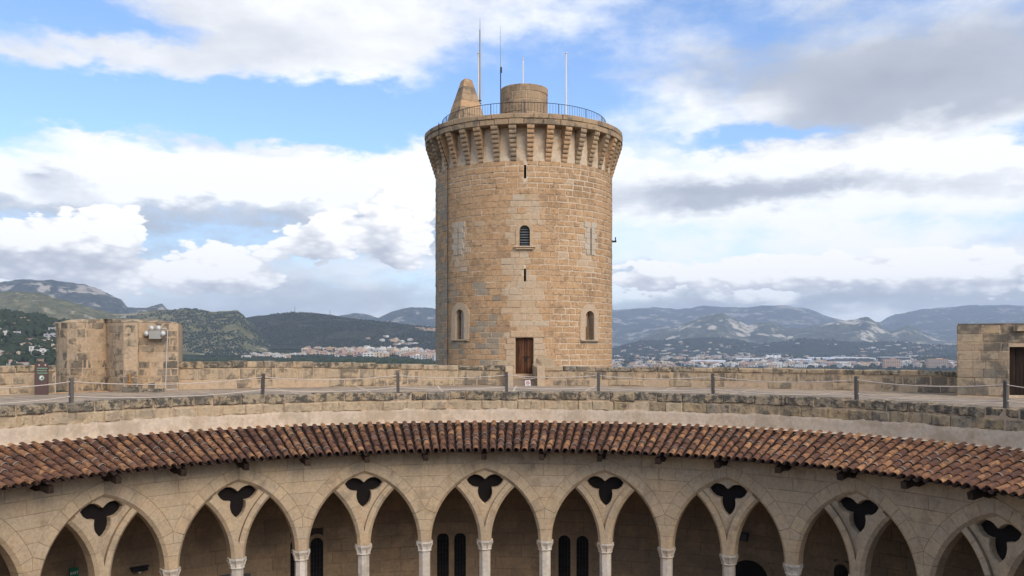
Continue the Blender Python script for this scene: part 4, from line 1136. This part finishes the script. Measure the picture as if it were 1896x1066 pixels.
isg = thing('information_board', 'brown upright information board with green print beside the left turret', 'sign')
YI = 30.35; c = pix(77, 697.5, YI); zb0 = .0; zt0 = pix(77, 672, YI).z
mb = MB(); mb.box((c.x, YI, (zt0 + .01) / 2), (.222, .035, (zt0 - .01) / 2)); mb.build('board', SIGNB, isg)
def ip(px, py): return pix(px, py, YI - .04)
for k, (px, py) in enumerate(((72, 675.6), (83.5, 675.6))):
    q = ip(px, py); mb = MB(); mb.box((q.x, YI - .037, q.z), (.03, .002, .026), 0); mb.build('logo', SIGNP, isg)
    mb = MB(); mb.box((q.x + .01, YI - .0405, q.z), (.015, .0015, .022), 0); mb.build('logo', SIGNW, isg)
for py in (681.7, 686, 690.5):
    x = 68.5
    while x < 86:
        w = random.uniform(1.2, 3.2); q = ip(x + w / 2, py); mb = MB(); mb.box((q.x, YI - .037, q.z), (w / 2 * YI / F * .82, .002, .012 + random.uniform(0, .006))); mb.build('text_line', SIGNG, isg); x += w
q = ip(77, 699.3); M = Matrix.Translation((q.x, YI - .036, q.z)) @ Matrix.Rotation(PI / 2, 4, 'X')
for nm, r, z, m in (('emblem', .095, .003, SIGNG), ('emblem_centre', .066, .006, SIGNW)):
    t = MB(); t.lathe((0, 0), [(r, 0), (r, z)], 20); mb = MB(); mb.add([tuple(M @ Vector(v)) for v in t.v], t.f); mb.build(nm, m, isg)
mb = MB(); mb.add([(q.x - .04, YI - .044, q.z - .04), (q.x + .045, YI - .044, q.z - .045), (q.x + .045, YI - .044, q.z + .05), (q.x, YI - .044, q.z + .01)], [(0, 1, 2, 3)]); mb.build('emblem_figure', SIGNB, isg)
mb = MB(); pts = []
p = pix(48, 677, 31.0); mb.box((p.x, p.y, p.z - .05), (.04, .04, .05)); mb.add([(p.x - .13, p.y, p.z + .10), (p.x - .03, p.y, p.z), (p.x + .05, p.y, p.z), (p.x + .12, p.y, p.z + .10), (p.x + .12, p.y + .1, p.z + .10), (p.x + .05, p.y + .1, p.z), (p.x - .03, p.y + .1, p.z), (p.x - .13, p.y + .1, p.z + .10)], [(0, 1, 6, 7), (1, 2, 5, 6), (2, 3, 4, 5), (0, 1, 2, 3), (4, 5, 6, 7)])
tag(mb.build('parapet_floodlight', BOX), 'small pale floodlight on the parapet left of the information board', 'light')

# ------------------------------------------------------------------ land
def vnoise(x, y, seed=0):
    xi, yi = np.floor(x).astype(np.int64), np.floor(y).astype(np.int64); xf, yf = x - xi, y - yi
    def h(a, b):
        n = (a * 374761393 + b * 668265263 + seed * 974634 + 1013) & 0x7fffffff
        n = ((n ^ (n >> 13)) * 1274126177) & 0x7fffffff
        return ((n ^ (n >> 16)) & 0xffff) / 65535.0
    u, v = xf * xf * (3 - 2 * xf), yf * yf * (3 - 2 * yf)
    return (h(xi, yi) * (1 - u) + h(xi + 1, yi) * u) * (1 - v) + (h(xi, yi + 1) * (1 - u) + h(xi + 1, yi + 1) * u) * v
def fbm(x, y, oct=5, seed=0):
    r = np.zeros_like(np.asarray(x, float)); a = .5; s = 0
    for i in range(oct): r += a * vnoise(x * 2 ** i + 17.3 * i, y * 2 ** i - 9.1 * i, seed + i); s += a; a *= .5
    return r / s
def base_h(X, Y):
    X, Y = np.asarray(X, float), np.asarray(Y, float); d = np.hypot(X, Y - 20); az = np.arctan2(X, np.maximum(Y, 1))
    L = np.interp(d, [0, 80, 250, 700, 1500, 2300, 2700, 3300, 4200, 9000, 20000], [-16, -16, -48, -44, -33, -38, -26, -4, 5, -5, -5])
    R_ = np.interp(d, [0, 80, 300, 2000, 3300, 5000, 7000, 9000, 14000, 20000], [-16, -16, -80, -95, -79, -58, -36, -14, -2, -2])
    w = np.clip((az + .12) / .14, 0, 1); w = w * w * (3 - 2 * w)
    h = L * (1 - w) + R_ * w
    return EYE + h + (fbm(X / 240, Y / 240, 3, 5) - .5) * np.clip((d - 300) / 600, 0, 1) * 7
RID = [  # name, skyline (photo px), crest distance, foot distance, back distance, spur size, spur strength, material
    ('far_mountain', [(-420, 560), (-200, 535), (-60, 526), (0, 522), (45, 516), (100, 519), (125, 523), (160, 527), (190, 538), (225, 554), (236, 568), (270, 569), (300, 563), (330, 569), (360, 577), (420, 600)], 6500, 4700, 7800, 420, .55, LFARL),
    ('blue_mountain', [(440, 600), (480, 574), (497, 571), (525, 576), (560, 590), (600, 594), (632, 584), (655, 579), (680, 582), (700, 589), (722, 577), (745, 571), (775, 568), (800, 570), (860, 580), (960, 600)], 9000, 7500, 11000, 500, .5, LFAR),
    ('olive_hill', [(-420, 545), (-150, 540), (0, 540), (50, 540), (95, 548), (130, 558), (170, 570), (205, 579), (230, 581), (260, 577), (300, 573), (345, 571), (372, 574), (400, 577), (428, 575), (445, 574), (470, 579), (500, 590), (560, 612)], 3600, 2600, 4300, 260, .6, LOLIVE),
    ('wooded_hill', [(120, 612), (180, 600), (240, 602), (300, 608), (370, 606), (420, 595), (460, 587), (500, 582), (545, 578), (575, 578), (610, 583), (650, 589), (700, 594), (740, 599), (790, 604), (850, 612), (940, 630)], 3900, 3150, 4700, 300, .6, LDARK),
    ('villa_slope', [(-420, 560), (-150, 572), (-30, 578), (20, 581), (60, 586), (100, 594), (150, 606), (200, 622), (260, 634), (320, 646)], 1700, 900, 2200, 200, .35, LNEAR),
    ('cloud_mountain', [(960, 600), (1040, 585), (1133, 574), (1200, 569), (1260, 572), (1310, 566), (1370, 570), (1420, 565), (1460, 566), (1495, 572), (1520, 581), (1545, 589), (1560, 593), (1590, 597), (1630, 596), (1645, 586), (1680, 577), (1720, 571), (1780, 566), (1850, 564), (1896, 566), (2050, 560), (2300, 575)], 13500, 9500, 16500, 900, .5, LFAR),
    ('limestone_hill', [(1100, 628), (1180, 618), (1250, 606), (1285, 592), (1320, 581), (1338, 580), (1360, 590), (1385, 602), (1410, 597), (1430, 596), (1455, 606), (1480, 609), (1520, 601), (1555, 594), (1580, 592), (1598, 588), (1606, 587), (1625, 598), (1650, 613), (1668, 606), (1681, 601), (1700, 610), (1730, 626), (1780, 634), (1900, 633), (2100, 630), (2300, 634)], 9300, 7600, 10500, 420, .75, LMID),
    ('low_hill', [(1080, 622), (1130, 618), (1160, 622), (1210, 632), (1260, 628), (1300, 624), (1330, 624), (1370, 630), (1410, 637), (1450, 632), (1490, 627), (1530, 630), (1580, 634), (1640, 632), (1700, 637), (1800, 641), (2000, 640), (2200, 643)], 6600, 5700, 7300, 320, .4, LLOW)]
def ridge_h(rd, X, Y):
    _, sk, d0, d1, d2, ss, sa, _m = rd
    px = CXP + F * X / np.maximum(Y, 1); py = np.interp(px, [q[0] for q in sk], [q[1] for q in sk])
    crest = EYE + (YH - py) / F * d0
    wob = (fbm(X / (ss * 2.2), Y / (ss * 2.2), 3, 21) - .5) * 0
    t = np.where(Y < d0, (Y - d1) / (d0 - d1), (d2 - Y) / (d2 - d0)); t = np.clip(t + wob, 0, 1)
    s = np.where(Y < d0, t ** .95, t * t * (3 - 2 * t))
    b = base_h(X, Y) - 8
    n = np.abs(fbm(X / ss, Y / ss, 5, 3) - .5) * 2
    sp = (n - .32) * sa * np.maximum(crest - b, 10) * 1.5 * (s * (1 - s) * 2.2)
    edge = np.clip((px - sk[0][0]) / 120, 0, 1) * np.clip((sk[-1][0] - px) / 120, 0, 1)
    fine = (fbm(X / (ss * .12), Y / (ss * .12), 3, 9) - .5) * d0 * .0022
    return (b + (crest - b) * s + sp + fine * s) * edge + (b - 40) * (1 - edge)
def grid_obj(name, X, Y, Z, mat):
    n, m = X.shape; vs = np.stack([X, Y, Z], -1).reshape(-1, 3)
    i = np.arange(n * m).reshape(n, m); fc = np.stack([i[:-1, :-1], i[:-1, 1:], i[1:, 1:], i[1:, :-1]], -1).reshape(-1, 4)
    me = bpy.data.meshes.new(name); me.vertices.add(n * m); me.vertices.foreach_set('co', vs.ravel().astype(np.float32))
    me.loops.add(fc.size); me.loops.foreach_set('vertex_index', fc.ravel().astype(np.int32))
    me.polygons.add(len(fc)); me.polygons.foreach_set('loop_start', np.arange(0, fc.size, 4, dtype=np.int32)); me.polygons.foreach_set('loop_total', np.full(len(fc), 4, np.int32))
    me.polygons.foreach_set('use_smooth', np.ones(len(fc), bool)); me.update(calc_edges=True); me.validate()
    me.materials.append(mat); o = bpy.data.objects.new(name, me); COL.objects.link(o); return struct(o)
dd = np.concatenate([[0.5, 30, 60], np.geomspace(90, 19000, 110)]); aa = np.linspace(-PI, PI, 361)
D_, A_ = np.meshgrid(dd, aa, indexing='ij'); X_, Y_ = D_ * np.sin(A_), D_ * np.cos(A_) + 20
grid_obj('ground', X_, Y_, np.where(D_ < 85, -14.4, base_h(X_, Y_)), LPLAIN)
for rd in RID:
    sk = rd[1]; cols = 420; P = np.linspace(sk[0][0], sk[-1][0], cols)
    T = np.concatenate([np.linspace(rd[3], rd[2], 64), np.linspace(rd[2], rd[4], 16)[1:]])
    Yg, Pg = np.meshgrid(T, P, indexing='ij'); Xg = (Pg - CXP) / F * Yg
    grid_obj(rd[0], Xg, Yg, ridge_h(rd, Xg, Yg), rd[7])
def land_h(X, Y):
    h = base_h(X, Y)
    for rd in RID: 
        if rd[0] in ('villa_slope', 'wooded_hill', 'olive_hill', 'low_hill', 'limestone_hill'):
            k = ridge_h(rd, np.asarray(X, float), np.asarray(Y, float)); k = np.where((np.asarray(Y) > rd[3]) & (np.asarray(Y) < rd[4]), k, -999); h = np.maximum(h, k)
    return h

# woods: far pine trees that read as one mass
ICO = np.array([(0, 0, 1)] + [(.894 * math.cos(a), .894 * math.sin(a), .447) for a in np.arange(5) * 2 * PI / 5] + [(.894 * math.cos(a), .894 * math.sin(a), -.447) for a in (np.arange(5) + .5) * 2 * PI / 5] + [(0, 0, -1)])
ICF = [(0, 1 + i, 1 + (i + 1) % 5) for i in range(5)] + [(1 + i, 6 + i, 1 + (i + 1) % 5) for i in range(5)] + [(1 + (i + 1) % 5, 6 + i, 6 + (i + 1) % 5) for i in range(5)] + [(11, 6 + (i + 1) % 5, 6 + i) for i in range(5)]
ICF = np.array(ICF)
def wood_obj(name, X, Y, r, hfac, mat, label=None):
    n = len(X); Z = land_h(X, Y); V = ICO[None] * (1 + RNG.uniform(-.3, .3, (n, 12, 1))); sc = np.stack([r, r * RNG.uniform(.8, 1.2, n), r * hfac * RNG.uniform(.75, 1.3, n)], -1)
    V = V * sc[:, None, :] + np.stack([X, Y, Z + r * hfac * .7], -1)[:, None, :]
    fc = (ICF[None] + (np.arange(n) * 12)[:, None, None]).reshape(-1, 3)
    me = bpy.data.meshes.new(name); me.vertices.add(n * 12); me.vertices.foreach_set('co', V.ravel().astype(np.float32))
    me.loops.add(fc.size); me.loops.foreach_set('vertex_index', fc.ravel().astype(np.int32)); me.polygons.add(len(fc))
    me.polygons.foreach_set('loop_start', np.arange(0, fc.size, 3, dtype=np.int32)); me.polygons.foreach_set('loop_total', np.full(len(fc), 3, np.int32)); me.update(calc_edges=True)
    me.materials.append(mat); o = bpy.data.objects.new(name, me); COL.objects.link(o); stuff(o)
    if label: o['label'] = label
    return o
def scatter(n, px0, px1, Y0, Y1, clump=None, thr=.5, seed=0):
    Y = np.sqrt(RNG.uniform(Y0 ** 2, Y1 ** 2, n)); X = (RNG.uniform(px0, px1, n) - CXP) / F * Y
    if clump: k = fbm(X / clump, Y / clump, 3, seed) > thr; X, Y = X[k], Y[k]
    return X, Y
X, Y = scatter(11000, -150, 860, 700, 2350); wood_obj('pine_wood', X, Y, RNG.uniform(3.2, 6.2, len(X)), 1.0, LEAF, 'dark pine wood below the hills left of the keep')
X, Y = scatter(30000, 100, 900, 2350, 3900, 120, .44, 4); k = (ridge_h(RID[3], X, Y) > ridge_h(RID[2], X, Y) + 4) | (CXP + F * X / Y > RNG.uniform(220, 400, len(X))); X, Y = X[k], Y[k]; wood_obj('hillside_wood', X, Y, RNG.uniform(1.8, 4.2, len(X)), .8, LEAF2, 'scattered trees on the wooded hills left of the keep')
X, Y = scatter(9000, 1080, 2050, 3000, 7600, 200, .47, 8); wood_obj('plain_wood', X, Y, RNG.uniform(4, 9, len(X)), .8, LEAF2, 'dark tree belts among the houses of the plain')

# houses: one object each
def house_mesh(kind, mat):
    mb = MB()
    if kind == 0:      # flat roofed block with a parapet, stair head and window recesses
        mb.box((0, 0, .5), (.5, .5, .5)); mb.box((0, 0, 1.02), (.52, .52, .02), 1); mb.box((.15, .1, 1.12), (.15, .15, .1))
        for i in range(3):
            for j in range(2): mb.box((-.3 + .3 * i, -.502, .28 + .4 * j), (.07, .01, .11), 2)
    else:              # hipped tile roof
        mb.box((0, 0, .38), (.5, .5, .38)); mb.add([(-.56, -.56, .76), (.56, -.56, .76), (.56, .56, .76), (-.56, .56, .76), (-.2, 0, 1.05), (.2, 0, 1.05)], [(0, 1, 5, 4), (1, 2, 5), (2, 3, 4, 5), (3, 0, 4), (3, 2, 1, 0)], 1)
        for i in range(3): mb.box((-.3 + .3 * i, -.502, .4), (.07, .01, .14), 2)
    return mb.build('house', [mat, ROOFG if kind == 0 else ROOFT, WIN], mesh_only=True)
HM = [[house_mesh(k, m) for m in HW] for k in (0, 1)]
CN = ['white', 'cream', 'ochre', 'pinkish', 'grey']
nh = 0; extra = MB()
def district(n, px0, px1, Y0, Y1, w, h, pal, place, flat=.6, clump=None, limit=60):
    global nh
    X, Y = scatter(n, px0, px1, Y0, Y1, clump, .5, 31)
    Z = land_h(X, Y); order = np.argsort(Y)
    for c, i in enumerate(order):
        ci = random.choices(range(5), pal)[0]; kd = 0 if random.random() < flat else 1
        sx, sy, sz = random.uniform(*w), random.uniform(*w) * .8, random.uniform(*h); rz = random.uniform(-.6, .6)
        if c < limit:
            o = link('house', HM[kd][ci]); o.location = (X[i], Y[i], Z[i] - 1.5); o.scale = (sx, sy, sz); o.rotation_euler = (0, 0, rz)
            px_ = CXP + F * X[i] / Y[i]; t_ = (px_ - px0) / (px1 - px0)
            lab = f"{'tall' if sz > sum(h) / 2 else 'low'} {CN[ci]} {'flat-roofed' if kd == 0 else 'tile-roofed'} house {place}, {'left part' if t_ < .34 else 'middle part' if t_ < .67 else 'right part'}"
            tag(o, lab, 'house', lab.replace(' house ', ' houses ')); nh += 1
        else:
            t = HM[kd][ci]; co = [tuple((v.co.x * sx * math.cos(rz) - v.co.y * sy * math.sin(rz) + X[i], v.co.x * sx * math.sin(rz) + v.co.y * sy * math.cos(rz) + Y[i], v.co.z * sz + Z[i] - 1.5)) for v in t.vertices]
            o0 = len(extra.v); extra.v.extend(co)
            for p in t.polygons:
                extra.f.append(tuple(q + o0 for q in p.vertices)); extra.r.append(0.); extra.m.append((ci, 5 if kd == 0 else 6, 7)[p.material_index])
district(80, -60, 115, 1050, 1650, (9, 21), (4, 8), (5, 3, 2, 2, 1), 'among trees left of the left turret', .6, None, 50)
district(90, 630, 812, 2560, 2950, (14, 34), (9, 20), (5, 4, 4, 3, 1), 'in the hill town left of the keep', .8, None, 80)
district(150, 560, 812, 2700, 3130, (10, 26), (6, 13), (6, 4, 3, 3, 1), 'in the hill town left of the keep', .7, None, 30)
district(26, 450, 545, 2500, 2750, (12, 26), (6, 10), (8, 1, 1, 0, 0), 'in the white row beyond the pine wood', .9, None, 14)
district(20, 650, 780, 3300, 3500, (10, 24), (6, 9), (7, 2, 1, 1, 1), 'on the wooded hill above the town', .6, None, 12)
district(230, 1120, 1790, 3300, 3900, (12, 46), (8, 17), (7, 4, 2, 2, 3), 'on the plain edge right of the keep', .75, None, 60)
district(420, 1100, 1800, 3900, 5000, (14, 50), (6, 12), (7, 4, 2, 2, 3), 'amid the plain right of the keep', .75, 420, 20)
district(260, 1100, 1800, 5000, 6400, (14, 40), (5, 10), (7, 4, 2, 2, 1), 'on the far plain under the mountains', .6, 500, 14)
district(60, 1640, 1790, 6900, 7900, (14, 36), (7, 14), (6, 4, 3, 2, 0), 'on the far plain under the mountains', .5, None, 4)
stuff(extra.build('distant_houses', HW + [ROOFG, ROOFT, WIN]))['label'] = 'far small houses scattered over the plain and the hill towns'
def lz(px, Y): return float(land_h(np.array([(px - CXP) / F * Y]), np.array([Y]))[0])
def apartment(px, Y, w, h, dp, fl, mat, label, trim=WHITE):
    e = thing('apartment_block', label, 'building'); x = (px - CXP) / F * Y; z = lz(px, Y) - 2
    mb = MB(); mb.box((x, Y, z + h / 2), (w / 2, dp / 2, h / 2)); mb.box((x + w * .1, Y, z + h + 1.5), (w * .15, dp * .2, 1.5)); mb.build('wall', mat, e)
    nb = max(3, int(w / 7))
    for f_ in range(fl):
        zz = z + h * (f_ + .5) / fl
        mb = MB(); mb.box((x, Y - dp / 2 - .5, zz - h / fl * .38), (w / 2, .8, h / fl * .10)); mb.build('balcony', trim, e)
        for k in range(nb):
            mb = MB(); mb.box((x - w / 2 + w * (k + .5) / nb, Y - dp / 2 - .05, zz + h / fl * .06), (w / nb * .3, .12, h / fl * .25)); mb.build('window', WIN, e)
apartment(1650, 3250, 62, 36, 16, 7, HW[3], 'pinkish apartment block in front of the far stadium', HW[1])
apartment(1735, 3260, 74, 35, 16, 7, HW[2], 'brownish apartment block with balconies left of the right turret', HW[4])
apartment(771, 2450, 32, 17, 14, 5, HW[0], 'white balconied apartment block at the foot of the hillside town')
apartment(1500, 3350, 120, 14, 20, 3, HW[0], 'long low white block on the plain left of the stadium')
sd = thing('stadium', 'long white-roofed stadium on the plain right of the keep', 'stadium')
YS = 3700; xs = (1575 - CXP) / F * YS; zs_ = lz(1575, YS) - 2; mb = MB(); pr = [(-95, 22), (-88, 29), (-70, 33), (-20, 34), (60, 32), (95, 29), (95, 26), (60, 28), (-20, 29), (-70, 28), (-88, 24)]
k = len(pr); vs = [(xs + x, YS + y, zs_ + z) for y in (-25, 25) for x, z in pr]; mb.add(vs, [tuple(range(k)), tuple(range(k, 2 * k))[::-1]] + [(i, (i + 1) % k, k + (i + 1) % k, k + i) for i in range(k)]); mb.build('roof', STADW, sd)
mb = MB(); mb.box((xs, YS + 5, zs_ + 12), (90, 22, 12)); mb.build('stand', DGREY, sd)
mb = MB(); mb.box((xs - 40, YS - 20, zs_ + 7), (52, 8, 7)); mb.build('front_building', HW[0], sd)
sd2 = thing('stadium', 'dark far stadium stand with thin white roof behind the pinkish block', 'stadium'); xs = (1655 - CXP) / F * YS
mb = MB(); mb.add([(xs + x, YS + y, zs_ + z) for y in (-14, 14) for x, z in ((-60, 8), (60, 22), (62, 28), (55, 31), (-60, 31))], [(0, 1, 2, 3, 4), (9, 8, 7, 6, 5), (0, 5, 6, 1), (1, 6, 7, 2), (2, 7, 8, 3), (3, 8, 9, 4), (4, 9, 5, 0)]); mb.build('stand', DGREY, sd2)
mb = MB(); mb.box((xs, YS, zs_ + 32), (64, 17, 1.2)); mb.build('roof', STADW, sd2)
sd['group'] = sd2['group'] = 'stadium stands'
for i, (px, lab) in enumerate(((1421, 'leftmost white storage tank of the row on the plain'), (1428, 'second white storage tank from the left on the plain'), (1435, 'third white storage tank from the left on the plain'), (1442, 'rightmost white storage tank of the row on the plain'))):
    Yt = 4700; x = (px - CXP) / F * Yt; z = lz(px, Yt) - 2; mb = MB(); mb.lathe((x, Yt), [(9.5, z), (9.5, z + 17), (8.5, z + 18.5), (.1, z + 20)], 20); tag(mb.build('storage_tank', WHITE), lab, 'tank', 'storage tanks')
for px, Y, w, h, m, lab in ((1310, 3950, 150, 12, HW[0], 'long white warehouse on the plain nearest the keep'), (1480, 4100, 110, 10, BLUE, 'blue-grey warehouse shed left of the stadium'), (1385, 4300, 120, 11, HW[4], 'grey warehouse shed below the storage tanks'), (1520, 4500, 140, 9, HW[0], 'pale warehouse roof behind the blue-grey shed')):
    e = thing('warehouse', lab, 'warehouse', 'warehouses on the plain'); x = (px - CXP) / F * Y; z = lz(px, Y) - 2
    mb = MB(); mb.box((x, Y, z + h / 2), (w / 2, 25, h / 2)); mb.build('wall', m, e)
    mb = MB(); mb.add([(x - w / 2 - 1, Y - 26, z + h), (x + w / 2 + 1, Y - 26, z + h), (x + w / 2 + 1, Y + 26, z + h), (x - w / 2 - 1, Y + 26, z + h), (x - w / 2 - 1, Y, z + h + 4), (x + w / 2 + 1, Y, z + h + 4)], [(0, 1, 5, 4), (2, 3, 4, 5), (1, 2, 5), (3, 0, 4)]); mb.build('roof', STADW, e)
# quarry face on the wooded hill, and the little castle-like house above the town
Pq = np.linspace(752, 830, 40); Tq = np.linspace(3700, 3860, 14); Yg, Pg = np.meshgrid(Tq, Pq, indexing='ij'); Xg = (Pg - CXP) / F * Yg
up = np.clip((Pg - 752) / 25, 0, 1); keepq = ridge_h(RID[3], Xg, Yg) + 3.5 * up - 6 * (1 - up) + np.where((Yg < 3705) | (Yg > 3855), -8, 0)
grid_obj('quarry_face', Xg, Yg, keepq, QUARRY)
vh = thing('hill_mansion', 'tan castle-like mansion on the wooded hill above the town', 'house'); Yv = 3420; x = (730 - CXP) / F * Yv; z = lz(730, Yv) - 2
mb = MB(); mb.box((x, Yv, z + 7), (13, 8, 7)); mb.box((x - 9, Yv - 2, z + 8.5), (4, 4, 8.5)); mb.build('wall', HW[2], vh)
mb = MB(); mb.box((x + 9, Yv - 2, z + 11), (4, 4, 11)); mb.build('tower', HW[1], vh)
for px, top in ((546, 566), (611, 574)):
    Ym = 3880; p = pix(px, top, Ym); zb1 = lz(px, Ym); mb = MB(); mb.tube([(p.x, Ym, zb1 - 2), (p.x, Ym, p.z)], [1.3, .5], 5)
    for k in range(3): mb.box((p.x, Ym, zb1 + (p.z - zb1) * (.5 + .2 * k)), (1.6, .5, .4))
    tag(mb.build('radio_mast', DGREY), 'thin radio mast on the ridge of the wooded hill' + (', left one' if px < 600 else ', right one'), 'mast', 'radio masts')

# ------------------------------------------------------------------ haze
hz = MB(); hz.box((0, 7700, 290), (15500, 11500, 420)); m = bpy.data.materials.new('haze_air'); m.use_nodes = True; g = G(m.node_tree); g.n.clear()
out = g.n.new('ShaderNodeOutputMaterial'); pv = g.n.new('ShaderNodeVolumePrincipled'); pv.inputs['Color'].default_value = (.64, .78, 1.0, 1); pv.inputs['Density'].default_value = 6.2e-5; pv.inputs['Anisotropy'].default_value = 0
g.l.new(pv.outputs[0], out.inputs['Volume']); hazeo = stuff(hz.build('haze', m)); hazeo['label'] = 'thin blue haze over the far hills'
